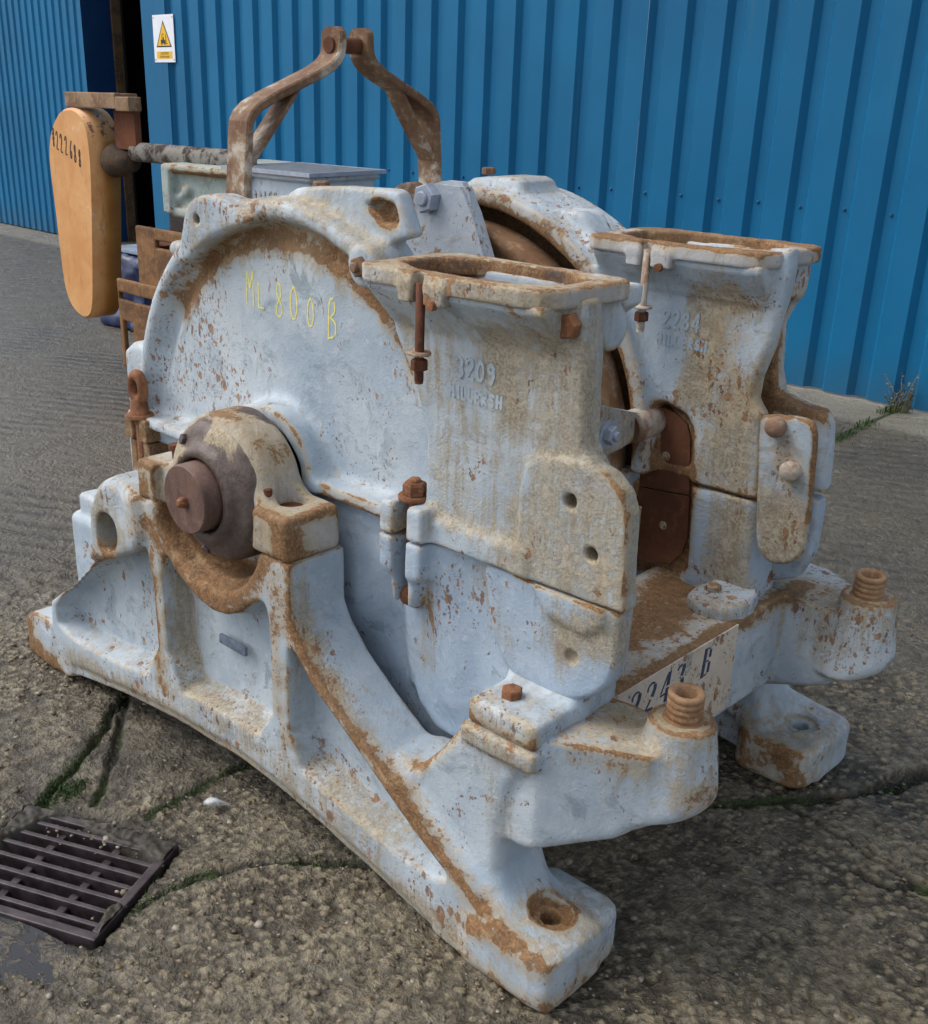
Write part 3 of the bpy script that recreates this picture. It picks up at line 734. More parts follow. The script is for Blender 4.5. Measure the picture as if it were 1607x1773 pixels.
    v.cut(ext('X', [(.128, 1.27), (.298, 1.27), (.288, 1.03), (yb, 1.03), (yb, 1.19)], -.545, -.27, .004), .003)
    return v
R1 = [([(-1.0 + .505 * math.cos(a), .236, .79 + .505 * math.sin(a)) for a in np.linspace(2.5, .65, 16)], .046, .86),
      ([(-1.273,0.19,1.302),(-1.234,0.19,1.356),(-1.178,0.19,1.372)], .03, .3), ([(-1.199,0.2,1.364),(-1.132,0.2,1.32),(-1.08,0.2,1.312)], .022, .6),
      ([(-0.913,0.24,1.36),(-0.806,0.24,1.335),(-0.737,0.24,1.291)], .02, .5), ([(-0.943,0.25,1.38),(-0.916,0.25,1.336)], .025, .4), ([(-0.717,0.26,1.375),(-0.692,0.26,1.366)], .035, 1.0),
      ([(-0.806,0.17,0.785),(-0.695,0.17,0.775),(-0.616,0.17,0.778)], .022, .5), ([(-1.15, .17, .80), (-1.08, .17, .90), (-.98, .17, .93), (-.89, .17, .88), (-.86, .17, .80)], .016, .5),
      ([(-0.051,0.16,1.012),(-0.018,0.16,0.975),(-0,0.16,0.846),(-0.017,0.16,0.803)], .030, .45), ([(-0.048,0.16,0.873),(-0.052,0.16,0.797)], .05, .4), ([(-0.624,0.17,0.769),(-0.524,0.17,0.798),(-0.398,0.17,0.798)], .04, .45), ([(-0.173,0.17,0.798),(-0.048,0.17,0.806)], .03, .3),
      ([(-0.858,0.22,1.099),(-0.714,0.22,1.092)], .010, .5), ([(-0.975,0.22,1.093),(-0.897,0.22,1.08)], .010, .35), ([(-1.444,0.22,0.901),(-1.367,0.22,0.903)], .015, .6), ([(-.64, .2, 1.25), (-.60, .2, 1.13)], .05, .42), ([(-.25, .25, 1.2), (-.25, .3, .9)], .08, .9)]
S1 = [([(-0.133,0.16,0.939),(-0.122,0.16,0.883)], .016, .75), ([(-0.079,0.16,0.853),(-0.069,0.16,0.802)], .016, .75), ([(-0.154,0.16,1.235),(-0.145,0.16,1.174),(-0.138,0.16,1.117)], .016, .75), ([(-0.475,0.16,1.147),(-0.463,0.16,1.062)], .016, .6), ([(-0.546,0.16,0.782),(-0.535,0.16,0.722)], .05, .9), ([(-0.724,0.2,1.29),(-0.71,0.2,1.207)], .018, .8), ([(-0.507,0.165,1.196),(-0.489,0.165,1.089)], .02, .45), ([(-0.348,0.165,1.27),(-0.329,0.165,1.182)], .02, .6), ([(-0.406,0.165,1.061),(-0.392,0.165,0.953)], .02, .5), ([(-0.883,0.24,1.029),(-0.882,0.24,0.871)], .012, .6), ([(-1.095,0.24,1.044),(-1.091,0.24,0.908)], .014, .6), ([(-0.31,0.17,1.225),(-0.318,0.17,1.142),(-0.273,0.17,1.067)], .07, .75), ([(-0.21,0.17,1.24),(-0.15,0.17,1.113),(-0.167,0.17,1.028)], .13, .66), ([(-0.177,0.16,0.943),(-0.054,0.16,0.935),(-0.067,0.16,0.824),(-0.248,0.16,0.834)], .15, .60),
      ([(-0.566,0.17,1.23),(-0.533,0.17,1.147),(-0.515,0.17,1.061)], .05, .55), ([(-0.428,0.18,1.227),(-0.17,0.18,1.244)], .07, .50), ([(-0.429,0.18,0.941),(-0.41,0.18,0.852)], .09, .5), ([(-1.24,0.22,1.264),(-1.005,0.22,1.324),(-0.784,0.22,1.264)], .09, .5), ([(-1.237,0.19,1.331)], .10, .42), ([(-.85, .3, 1.40)], .2, .35), ([(-.7, .2, 1.27)], .08, .4), ([(-0.114,0.17,0.85)], .14, .5),
      ([(-0.471,0.17,1.103),(-0.379,0.17,1),(-0.262,0.17,0.918)], .14, .38), ([(-0.693,0.2,1.163),(-0.625,0.2,1.011)], .07, .22)]
C1 = [([(-1.1, .22, 1.03), (-.8, .22, 1.0), (-1.2, .22, .92)], .16, .5), ([(-.62, .17, .9)], .1, .3)]
me = build_upper('upper_casing', 1, 0).mesh('upper_casing', 2, .0013, 21)
wear(me, R1, S1, C1, up=.10, base=-.03)
up1 = link('upper_casing', me, M_CAST, MILL)
DY = 0.703
v = build_upper('upper_casing', 2, DY)
me = v.mesh('upper_casing', 2, .0013, 33)
P = coords(me); P[:, 1] += DY; me.vertices.foreach_set('co', P.astype(np.float32).ravel()); me.update()
R2 = [([(-1.0 + .520 * math.cos(a), DY + yy_, .79 + .520 * math.sin(a)) for yy_ in (.16,) for a in np.linspace(2.8, -.2, 24)], .036, 1.9), ([(-1.0 + .520 * math.cos(a), DY + .22, .79 + .520 * math.sin(a)) for a in np.linspace(2.8, -.2, 24)], .036, 1.9), ([(-1.0 + .545 * math.cos(a), DY + .12, .79 + .545 * math.sin(a)) for a in np.linspace(2.6, .1, 20)], .045, .9), ([(-0.488,0.87,0.897),(-0.425,0.87,0.91),(-0.36,0.87,0.882),(-0.338,0.87,0.811),(-0.331,0.87,0.728),(-0.466,0.87,0.706),(-0.489,0.87,0.832),(-0.413,0.87,0.807)], .045, 1.6),
      ([(-.26, DY + .23, 1.22), (-.26, DY + .23, .96)], .085, 1.3), ([(-.2, DY + .27, .97), (-.10, DY + .28, .95)], .035, 1.0), ([(-0.591,0.85,1.176),(-0.558,0.85,1.101),(-0.518,0.85,0.999),(-0.482,0.85,0.936),(-0.4,0.85,0.939),(-0.345,0.85,0.921)], .016, .6),
      ([(-0.301,0.85,0.762),(-0.23,0.85,0.781),(-0.147,0.85,0.796)], .02, .4)]
S2 = [([(-0.314,0.85,1.187),(-0.315,0.85,1.087),(-0.33,0.85,0.98)], .06, .85), ([(-0.282,0.85,1.252),(-0.22,0.85,1.2)], .07, .6), ([(-0.215,0.85,0.977),(-0.224,0.85,0.843)], .10, .75), ([(-0.378,0.85,1.128),(-0.461,0.85,1.062)], .08, .35), ([(-1.0, DY + .3, 1.40)], .15, .5), ([(-0.364,0.85,1.242),(-0.514,0.85,1.25)], .07, .3)]
wear(me, R2, S2, [([(-0.513,0.85,1.107),(-0.425,0.85,1.015)], .06, .5)], up=.12, base=-.02, extra=lambda P: 1.0 * (np.hypot(P[:, 0] + 1.0, P[:, 2] - .79) < .551) * (P[:, 1] > DY + .118) * (P[:, 0] < -.40))
up2 = link('upper_casing', me, M_CAST, MILL)

# bare rusted faces left of the rear mouth, one on each half of the casing
M_BARE = rust_mat('bare_brown_rust', lc(112, 72, 50), lc(90, 56, 40), lc(130, 90, 64), .8, .75)
def bare_face(pts, parent, hole):
    bm = bmesh.new(); A = [bm.verts.new((x, .872, z)) for x, z in pts]; B = [bm.verts.new((x, .90, z)) for x, z in pts]
    bm.faces.new(A); bm.faces.new(B[::-1])
    for k in range(len(pts)): bm.faces.new((A[k], B[k], B[(k + 1) % len(pts)], A[(k + 1) % len(pts)]))
    bmesh.ops.recalc_face_normals(bm, faces=list(bm.faces))
    o = link('bare_face', bm_mesh('bare_face', bm), M_BARE, parent)
    bm = bmesh.new(); add_lathe(bm, [(0, 0), (.007, 0), (.011, .0015), (.011, .006), (0, .006)], (hole[0], .870, hole[1]), (0, 1, 0), 14)
    link('hole_rim', bm_mesh('hole_rim', bm), M_CAP, o)
bare_face([(-0.518,0.908),(-0.476,0.921),(-0.425,0.925),(-0.381,0.917),(-0.351,0.898),(-0.338,0.866),(-0.324,0.734),(-0.496,0.719)], up2, [(-0.396,0.811)][0])
# loose mouth rims (flanges), worn and rust topped
def flange(dy, parent, ragged, seed):
    v = Vol((-.65, .06 + dy, 1.25), (-.09, .36 + dy, 1.33), .0045)
    pts = [(-.612, .10), (-.585, .082), (-.225, .088), (-.19, .10), (-.165, .14), (-.155, .30), (-.18, .326), (-.58, .335), (-.612, .30)]
    v.add(ext('Z', [(a, b + dy) for a, b in pts], 1.270, 1.304, .006))
    v.cut(ext('Z', chaikin([(-.565, .116 + dy), (-.205, .116 + dy), (-.205, .302 + dy), (-.565, .302 + dy)], 1), 1.2, 1.4, .002), .002)
    v.cut(box((-.462, .0 + dy, 1.2), (-.437, .106 + dy, 1.4), .003), .002)
    v.add(box((-.50, .082 + dy, 1.238), (-.464, .112 + dy, 1.29), .006), .008); v.add(box((-.435, .080 + dy, 1.230), (-.385, .112 + dy, 1.29), .006), .008)
    me = v.mesh('mouth_flange', 1, .0007, seed)
    P = coords(me); P[:, 2] += .0009 * vnoise(P, 60, seed + 3) * (P[:, 2] > 1.295); me.vertices.foreach_set('co', P.astype(np.float32).ravel()); me.update()
    inner = lambda Q: ((Q[:, 0] > -.572) & (Q[:, 0] < -.198) & (Q[:, 1] > .110 + dy) & (Q[:, 1] < .309 + dy) & (Q[:, 2] < 1.3015)).astype(float)
    if ragged: wear(me, [([(-.55, .31 + dy, 1.31), (-.15, .31 + dy, 1.31)], .05, 1.0), ([(-.6, .1 + dy, 1.31), (-.15, .1 + dy, 1.31)], .03, .6)], [], up=.42, extra=lambda Q: 1.2 * inner(Q))
    else: wear(me, [], [([(-.5, .08 + dy, 1.28), (-.14, .08 + dy, 1.28)], .06, .3)], up=.36, base=.14, sbase=.12, extra=lambda Q: .75 * inner(Q))
    set_attr(me, 'grease', (.42 if not ragged else .2) * inner(coords(me)))
    return link('mouth_flange', me, M_FLC, parent)
M_FLC = cast_paint('grey_paint_on_mouth_rim', lc(158, 158, 158), lc(190, 190, 190), lc(134, 128, 124), bias=.03, sbias=.08, ew=.10)
f1 = flange(0, up1, False, 41); f2 = flange(DY, up2, True, 45)
# lining of the mouths, seen from above
for dy, par in ((0, up1), (DY, up2)):
    yb = (.199 if dy == 0 else .175) + dy
    bm = bmesh.new()
    rings = [[(-.562, .121 + dy), (-.208, .121 + dy), (-.208, .298 + dy), (-.562, .298 + dy)], [(-.541, .134 + dy), (-.212, .140 + dy), (-.212, .291 + dy), (-.541, .292 + dy)], [(-.538, yb + .004), (-.280, yb + .004), (-.280, .284 + dy), (-.538, .284 + dy)], [(-.52, yb), (-.30, yb), (-.30, .286 + dy), (-.52, .286 + dy)]]
    vs_ = [[bm.verts.new((x, y, z)) for x, y in rg] for rg, z in zip(rings, (1.2685, 1.2645, 1.20, 1.04))]
    for a, b in zip(vs_[:-1], vs_[1:]):
        for k in range(4): bm.faces.new((a[k], a[(k + 1) % 4], b[(k + 1) % 4], b[k]))
    bm.faces.new(vs_[-1])
    link('mouth_lining', bm_mesh('mouth_lining', bm), M_MOUTH if dy == 0 else M_RUST, par)

# lower casings
def build_lower(lug):
    v = Vol((-1.76, .06, .11), (.02, .445, .79), .0058)
    v.add(cyl('Y', (-1.0, .765), .575, .262, .40, .05), 0)
    v.add(cyl('Y', (-1.0, .765), .40, .20, .40, .05), .08)
    v.add(ext('Y', chaikin([(-1.45, .80), (-.20, .80), (-.20, .52), (-.30, .36), (-.42, .25), (-.60, .17), (-.95, .165), (-1.25, .25), (-1.45, .5)], 2), .222, .40, .05), .05)
    v.add(box((-1.64, .20, .73), (-.32, .40, .80), .008), .02)
    if lug == 1:
        v.add(ext('Y', chaikin([(-.56, .83), (-.03, .83), (-.03, .70), (-.042, .63), (-.085, .575), (-.12, .52), (-.22, .44), (-.36, .33), (-.50, .33), (-.57, .50)], 1), .178, .225, .020), .04)
        v.add(ext('Y', chaikin([(-.57, .83), (-.14, .83), (-.16, .60), (-.3, .45), (-.48, .37), (-.6, .4)], 1), .20, .40, .03), .03)
        v.add(ext('Y', chaikin([(-.35, .84), (-.03, .84), (-.018, .68), (-.035, .61), (-.10, .56), (-.22, .54), (-.30, .60)], 2), .158, .20, .012), .025)
        v.cut(cyl('Y', (-.115, .65), .014, .1, .168, .002), .004)
        v.add(ext('Y', [(-.26, .83), (-.06, .83), (-.045, .74), (-.09, .705), (-.17, .715)], .148, .20, .008), .010)
        v.add(capsule((-.46, .20, .76), (-.40, .20, .44), .035), .05)
    else:
        v.add(ext('Y', [(-0.317,0.765),(-0.23,0.785),(-0.146,0.807),(-0.13,0.664),(-0.123,0.539),(-0.145,0.487),(-0.335,0.403),(-0.332,0.512),(-0.303,0.559)], .147, .24, .030), .03)
        v.add(ext('Y', [(-.60, .78), (-.28, .78), (-.26, .50), (-.45, .42), (-.6, .5)], .178, .30, .01), .01)
        v.add(ext('Y', [(-0.308,0.794),(-0.067,0.853),(-0.057,0.72),(-0.058,0.635),(-0.083,0.57),(-0.221,0.509)], .262, .315, .012), .014)
    v.add(box((-.585, .120, .69), (-.465, .27, .80), .010), .016)
    v.add(ext('Y', [(-.57, .70), (-.48, .70), (-.495, .62), (-.555, .62)], .13, .2, .012), .02)
    v.cut(box((-.545, .09, .60), (-.508, .185, .9), .004), .004)
    v.add(ext('Y', [(-1.72, .767), (-1.72, .60), (-1.66, .56), (-1.5, .5), (-1.45, .767)], .235, .33, .016), .03)
    v.cut(cyl('Y', (SX, SZ), .136, .0, .32, .004), .004)
    v.d = np.maximum(v.d, (v.ax[2] - .768).reshape(1, 1, -1))
    return v
me = build_lower(1).mesh('lower_casing', 2, .0015, 51)
wear(me, [([(-0.579,0.16,0.759),(-0.544,0.16,0.668)], .03, .5), ([(-0.111,0.16,0.765),(-0.014,0.16,0.777)], .03, .45), ([(-0.243,0.16,0.766),(-0.164,0.16,0.781)], .02, .3)],
     [([(-0.129,0.16,0.689),(-0.056,0.16,0.717)], .08, .75), ([(-0.335,0.17,0.733),(-0.3,0.17,0.647)], .06, .35), ([(-0.477,0.17,0.622),(-0.498,0.17,0.48)], .05, .5), ([(-0.658,0.17,0.613),(-0.695,0.17,0.503)], .06, .1)], [([(-.7, .2, .5)], .2, .5)], up=.05, base=-.02)
lo1 = link('lower_casing', me, M_LOWER, MILL)
me = build_lower(2).mesh('lower_casing', 2, .0015, 57)
P = coords(me); P[:, 1] += DY; me.vertices.foreach_set('co', P.astype(np.float32).ravel()); me.update()
wear(me, [([(-0.48,0.88,0.693),(-0.34,0.88,0.737),(-0.339,0.88,0.665),(-0.34,0.88,0.576),(-0.389,0.88,0.553),(-0.454,0.88,0.54),(-0.473,0.88,0.627),(-0.4,0.88,0.648)], .045, 1.6), ([(-.12, DY + .15, .6), (-.12, DY + .16, .54)], .02, .4)], [([(-0.2,0.84,0.715),(-0.195,0.84,0.575)], .08, .75)], up=.1)
lo2 = link('lower_casing', me, M_LOWER, MILL)

bare_face([(-0.495,0.715),(-0.323,0.73),(-0.316,0.63),(-0.326,0.583),(-0.351,0.554),(-0.414,0.532),(-0.471,0.525)], lo2, [(-0.384,0.64)][0])
# supports of the lower casings: bolted feet on the base pads
def foot_block(dy, seed, rust):
    v = Vol((-.38, -.02 + dy, .45), (-.04, .36 + dy, .62), .006)
    if rust: v.add(box((-.258, .040 + dy, .503), (-.095, .20 + dy, .556), .012))
    else: v.add(ext('Z', chaikin([(-0.227,0.725),(-0.126,0.716),(-0.094,0.794),(-0.127,0.901),(-0.177,0.918),(-0.241,0.834)], 1), .495, .560, .016))
    v.add(box((-.27, .165 + dy, .5), (-.095 if rust else -.14, .30 + dy, .61), .025), .03)
    me = v.mesh('casing_foot', 2, .0013, seed)
    wear(me, [([(-.258, .04 + dy, .52), (-.105, .04 + dy, .52)], .025, .55)] if rust else [], [([(-.335, .03 + dy, .52), (-.1, .03 + dy, .52)], .05, .5)], up=.06)
    return link('casing_foot', me, M_CAST, MILL)
cf1 = foot_block(0, 61, True); cf2 = foot_block(.70, 64, False)
# ---------------- discs, collars, bolts, clamps
bm = bmesh.new()
add_lathe(bm, [(0, 0), (.10, 0), (.12, .03), (.47, .03), (.50, .006), (.517, .014), (.517, .092), (.50, .10), (.12, .10), (0, .10)], (-1.0, .745, .785), (0, 1, 0), 96)
wh = link('disc_wheel', bm_mesh('disc_wheel', bm, True), rust_mat('rotor_rust', lc(146, 116, 84), lc(112, 80, 56), lc(168, 146, 116), .9, .8, .03), MILL)
bm = bmesh.new(); add_lathe(bm, [(0, 0), (.07, 0), (.07, 1.20), (0, 1.20)], (SX, .02, SZ), (0, 1, 0), 32)
link('shaft', bm_mesh('shaft', bm, True), M_SHAFT, MILL)
# rear bearing, same as the front one, mirrored
for src_, nm in ((cap, 'bearing_cap'), (hs, 'bearing_housing')):
    me2 = src_.data.copy(); P = coords(me2); P[:, 1] = 2 * YM - P[:, 1]; me2.vertices.foreach_set('co', P.astype(np.float32).ravel()); me2.flip_normals(); me2.update()
    link(nm, me2, None, MILL)
# threaded collars on the spring arms
def collar(c, seed):
    bm = bmesh.new(); prof = [(.019, -.02), (.019, .052), (.028, .056), (.0315, .053)]
    z = .053
    for k in range(4): prof += [(.0325, z - .002), (.0325, z - .0085), (.0300, z - .0105), (.0300, z - .0118)]; z -= .0125
    prof += [(.031, .002), (.037, .001), (.038, -.02)]
    add_lathe(bm, prof, c, (.03, -.03, 1), 40)
    return link('threaded_collar', bm_mesh('threaded_collar', bm, True), M_COLLAR, MILL)
collar((.074, .246, .572), 1); collar((.074, .994, .572), 2)
# bolts on the feet of the casings
b1 = bolt(cf1, 'bolt', [(-0.202,0.103,0.556)][0], (0, 0, 1), M_BOLT, .021, .017, phase=.6)
bolt(cf2, 'bolt', [(-0.193,0.795,0.558)][0], (0, 0, 1), M_CAP, .019, .015, phase=.2)
# clamp at the split, right: eye bolt through both lugs with a nut on top
def swing_bolt(x, y, ztop, zlow, eye, mat, parent):
    bm = bmesh.new(); add_lathe(bm, [(0, zlow), (.0125, zlow), (.0125, ztop + .012), (.0105, ztop + .015), (0, ztop + .015)], (x, y, 0), (0, 0, 1), 14)
    if eye == 'low': add_lathe(bm, [(0, -.015), (.022, -.015), (.022, .015), (0, .015)], (x, y, zlow), (1, 0, 0), 18)
    sb = link('swing_bolt', bm_mesh('swing_bolt', bm, True), mat, parent)
    bm = bmesh.new(); add_lathe(bm, [(0, 0), (.033, 0), (.034, .004), (.032, .009), (0, .009)], (x, y, ztop - .028), (0, 0, 1), 22)
    link('washer', bm_mesh('washer', bm), mat, sb)
    bm = bmesh.new(); add_lathe(bm, [(.0125, 0), (.024, 0), (.0245, .003), (.0245, .021), (.021, .026), (.0125, .026)], (x, y, ztop - .0185), (0, 0, 1), 6, .4)
    link('nut', bm_mesh('nut', bm), mat, sb)
    return sb
swing_bolt(-.5265, .166, .872, .63, 'low', M_BOLT, up1)
# left clamp: ring nut on the lug
sx, sy = -1.545, .175
bm = bmesh.new(); add_lathe(bm, [(0, .62), (.013, .62), (.013, .80), (0, .80)], (sx, sy, 0), (0, 0, 1), 12); add_lathe(bm, [(0, 0), (.036, 0), (.037, .005), (.034, .01), (0, .01)], (sx, sy, .795), (0, 0, 1), 20)
add_lathe(bm, [(0, 0), (.026, .0), (.022, .035), (0, .04)], (sx, sy, .806), (0, 0, 1), 8)
pr_ = [(sx + .001, sy - .0, .872)]
n1, n2 = 22, 8
ring_v = [[bm.verts.new((sx + (.027 + .013 * math.cos(2 * PI * j / n2)) * math.cos(2 * PI * i / n1) * .9, sy + .015 * math.sin(2 * PI * j / n2), .872 + (.027 + .013 * math.cos(2 * PI * j / n2)) * math.sin(2 * PI * i / n1) * 1.25)) for j in range(n2)] for i in range(n1)]
for i in range(n1):
    for j in range(n2): bm.faces.new((ring_v[i][j], ring_v[(i + 1) % n1][j], ring_v[(i + 1) % n1][(j + 1) % n2], ring_v[i][(j + 1) % n2]))
link('ring_nut', bm_mesh('ring_nut', bm, True), M_BOLT, up1)
bm = bmesh.new()
add_box(bm, (sx - .05, sy - .018, .735), (sx - .016, sy + .075, .795), None, .005); add_box(bm, (sx + .016, sy - .018, .735), (sx + .05, sy + .075, .795), None, .005)
add_box(bm, (sx - .045, sy - .008, .60), (sx - .016, sy + .075, .73), None, .005); add_box(bm, (sx + .016, sy - .008, .60), (sx + .045, sy + .075, .73), None, .005)
link('clamp_lug', bm_mesh('clamp_lug', bm), cast_paint('rusting_paint_on_clamp', bias=.12, sbias=.1), up1)
# long hook bolts hanging in the mouth slots
for dy, par, mt, p in ((0, up1, M_DRUST, None), (DY, up2, M_FLANGE, None)):
    x, y = -.4495, .092 + dy
    top = 1.285
    bm = bmesh.new(); add_lathe(bm, [(0, 1.105), (.0075, 1.105), (.0088, 1.112), (.0088, top), (0, top)], (x, y, 0), (0, 0, 1), 12)
    hb = link('hook_bolt', bm_mesh('hook_bolt', bm, True), mt, par)
    bm = bmesh.new(); add_lathe(bm, [(0, 0), (.021, 0), (.022, .003), (.020, .006), (0, .006)], (x, y, 1.158), (.05, 0, 1), 22); link('washer', bm_mesh('washer', bm), M_FLANGE, hb)
    bm = bmesh.new(); add_lathe(bm, [(0, 0), (.0155, 0), (.0155, .017), (.013, .020), (0, .020)], (x, y, 1.130), (0, 0, 1), 6, .2); link('nut', bm_mesh('nut', bm), M_DRUST, hb)
    bm = bmesh.new(); add_lathe(bm, [(0, 0), (.009, 0), (.009, .012), (0, .013)], (-.408, .083 + dy, 1.252), (0, -1, 0), 12); link('pin', bm_mesh('pin', bm), M_BOLT, par)
bolt(up1, 'bolt', (-.172, .163, 1.243), (0, -1, 0), M_BOLT, .022, .018, phase=.2)
bolt(up1, 'bolt', (-.705, .187, 1.275), (0, -1, 0), M_STRAP, .021, .016, stud=.006)
bolt(up1, 'bolt', (*[(-0.931,1.405)][0][:1], .28, 1.402), (0, 0, 1), M_STRAP, .018, .015)
bolt(up2, 'bolt', (*[(-1.093,1.389)][0][:1], 1.0, 1.394), (0, 0, 1), M_STRAP, .018, .017)
bolt(up1, 'stud', (-1.61, .236, .90), (0, -1, 0), M_FLANGE, .016, .008)
bolt(lo1, 'plug_screw', [(-0.222,0.165,0.648)][0], (0, -1, 0), M_FLANGE, .012, .006)
bolt(up1, 'plug_screw', [(-0.214,0.164,0.91)][0], (0, -1, 0), M_FLANGE, .011, .006)
# link between the casings at the right: wedge plate with a nut and a spigot
bm = bmesh.new()
pl = [(0.51,1.019),(0.595,0.984),(0.73,0.941),(0.813,0.917),(0.842,0.888),(0.822,0.869),(0.721,0.857),(0.645,0.851),(0.54,0.853)]
xs = (-.465, -.42)
A = [[bm.verts.new((x, y, z)) for y, z in pl] for x in xs]
bm.faces.new(A[1]); bm.faces.new(A[0][::-1])
for k in range(len(pl)): bm.faces.new((A[0][k], A[0][(k + 1) % len(pl)], A[1][(k + 1) % len(pl)], A[1][k]))
bmesh.ops.bevel(bm, geom=list(bm.edges), offset=.008, segments=2, affect='EDGES')
tie = link('tie_bracket', bm_mesh('tie_bracket', bm, False), None, MILL)
M_TIE = cast_paint('grey_paint_on_tie', lc(146, 150, 156), lc(162, 166, 170), lc(128, 132, 140), bias=.0, sbias=.05, ew=.04); tie.data.materials.append(M_TIE)
bm = bmesh.new(); add_lathe(bm, [(0, 0), (.036, 0), (.039, .03), (.039, .09), (.035, .12), (0, .12)], (-.442, [(0.805,0.889)][0][0] - .04, [(0.805,0.889)][0][1]), (0, 1, .0), 24); link('spigot', bm_mesh('spigot', bm, True), M_FLANGE, tie)
bolt(tie, 'nut', [(-0.42,0.659,0.902)][0], (1, 0, 0), M_ZINC, .022, .017, washer=.003, stud=.005)
# strap on the rear casing with two big round bolts
v = Vol((-.24, DY + .09, .55), (-.0, DY + .20, 1.0), .0045)
v.add(ext('Y', chaikin([(-0.162,0.953),(-0.154,0.97),(-0.067,0.981),(-0.037,0.968),(-0.029,0.892),(-0.021,0.765),(-0.018,0.693),(-0.039,0.658),(-0.086,0.64),(-0.121,0.661),(-0.134,0.706),(-0.147,0.837)], 1), .838, .862, .006))
me = v.mesh('strap_plate', 2, .001, 71)
wear(me, [([(-0.118,0.84,0.951),(-0.071,0.84,0.863)], .05, .45), ([(-0.038,0.85,0.964),(-0.021,0.85,0.764)], .012, .7)], [([(-0.08,0.84,0.75),(-0.068,0.84,0.672)], .09, .85), ([(-0.105,0.84,0.822)], .06, .4)], up=.3)
sp_ = link('strap_plate', me, M_CAST, MILL)
for x, z in [(-0.116,0.952),(-0.069,0.866)]:
    bm = bmesh.new(); add_lathe(bm, [(0, 0), (.021, 0), (.0215, .004), (.0215, .018), (.018, .023), (0, .024)], (x, .838, z), (0, -1, 0), 24)
    link('round_bolt', bm_mesh('round_bolt', bm, True), M_FLANGE, sp_)
# thin joint plate behind the front lug
bm = bmesh.new(); add_box(bm, (-.24, .1975, .63), (-.028, .2035, .955), None, .002)
link('joint_plate', bm_mesh('joint_plate', bm), M_CAP, up1)
# brackets of the lifting frame: grey plate with hexagon bolt
bm = bmesh.new()
pl = [(-1.141,1.165),(-1.069,1.311),(-1.038,1.381),(-0.979,1.398),(-0.911,1.397),(-0.88,1.327),(-0.81,1.204)]
A = [[bm.verts.new((x, y, z)) for x, z in pl] for y in (.70, .738)]
bm.faces.new(A[0][::-1]); bm.faces.new(A[1])
for k in range(7): bm.faces.new((A[0][k], A[0][(k + 1) % 7], A[1][(k + 1) % 7], A[1][k]))
bmesh.ops.bevel(bm, geom=list(bm.edges), offset=.010, segments=2, affect='EDGES')
bmesh.ops.recalc_face_normals(bm, faces=list(bm.faces))
br = link('pivot_bracket', bm_mesh('pivot_bracket', bm), cast_paint('grey_white_paint_on_bracket', lc(158, 168, 180), lc(178, 186, 192), lc(140, 150, 162), bias=.04, sbias=.08, ew=.04), MILL)
bolt(br, 'hex_bolt', (*[(-1.015,1.355)][0][:1], .699, [(-1.015,1.355)][0][1]), (0, -1, 0), M_ZINC, .036, .028, stud=.004)
bm = bmesh.new(); add_lathe(bm, [(0, 0), (.045, 0), (.045, .05), (0, .05)], [(-1.165,0.8,1.335)][0], (.3, -1, 0), 20); link('pivot_boss', bm_mesh('pivot_boss', bm), M_STRAP, br)
bolt(br, 'nut', [(-1.169,0.77,1.333)][0], (.3, -1, 0), M_ZINC, .024, .02)
# ---------------- lifting frame: two cranked straps joined by a pin
LX = -1.232
def strap(side):
    y = lambda d: 0.630 + side * d * (1 if side < 0 else .86 + .14 * math.exp(-d / .05))
    path = smooth_path([(LX, y(.350), 1.20), (LX, y(.345), 1.34), (LX, y(.330), 1.49), (LX, y(.325), 1.535), (LX, y(.285), 1.565), (LX, y(.15), 1.615), (LX, y(.085), 1.640), (LX, y(.052), 1.665), (LX, y(.046), 1.69), (LX, y(.046), 1.722)], 1)
    bm = bmesh.new(); add_sweep(bm, path + [(LX, y(.046), 1.732)], .074, .021, (1, 0, 0), [1] * (len(path) - 1) + [.92, .55]); bmesh.ops.recalc_face_normals(bm, faces=list(bm.faces))
    s = link('lifting_strap', bm_mesh('lifting_strap', bm), M_STRAP, MILL)
    bm = bmesh.new(); add_sweep(bm, smooth_path([(LX, y(.330), 1.425), (LX, y(.305), 1.452), (LX, y(.205), 1.562), (LX, y(.175), 1.602)], 1), .060, .010, (1, 0, 0)); bmesh.ops.recalc_face_normals(bm, faces=list(bm.faces))
    link('brace', bm_mesh('brace', bm), M_STRAP, s)
    return s
s1_ = strap(-1); s2_ = strap(1)
bm = bmesh.new(); add_lathe(bm, [(0, -.064), (.018, -.064), (.018, .064), (0, .064)], (LX, .630, 1.692), (0, 1, 0), 16); link('strap_pin', bm_mesh('strap_pin', bm, False), M_DRUST, MILL)
# ---------------- writing
for ch, (x, zc), h_ in zip('ML800B', [(-1.145,1.138),(-1.102,1.134),(-1.046,1.118),(-0.989,1.119),(-0.934,1.115),(-0.865,1.105)], (.076, .062, .080, .078, .066, .088)):
    write('chalk_letter', ch, (x, .2365, zc), (1, 0, -.03), (.03, 0, 1), h_, .0036, M_CHALK, up1, aspect=.42, gap=.16, jit=.04, breaks=.05, surf=up1)
cfig = dict(aspect=.58, gap=.10, depth=.0018)
write('cast_number', '3209', (-.425, .1643, 1.112), (1, 0, 0), (0, 0, 1), .037, .0065, M_FIG, up1, surf=up1, **cfig)
write('cast_name', 'MILLERSH', (-.440, .1643, 1.072), (1, 0, 0), (0, 0, 1), .022, .0055, M_FIG, up1, surf=up1, aspect=.62, gap=.16, depth=.0011)
write('cast_number', '2284', (-.43, DY + .1475, 1.115), (1, 0, 0), (0, 0, 1), .037, .0065, M_FIG, up2, surf=up2, **cfig)
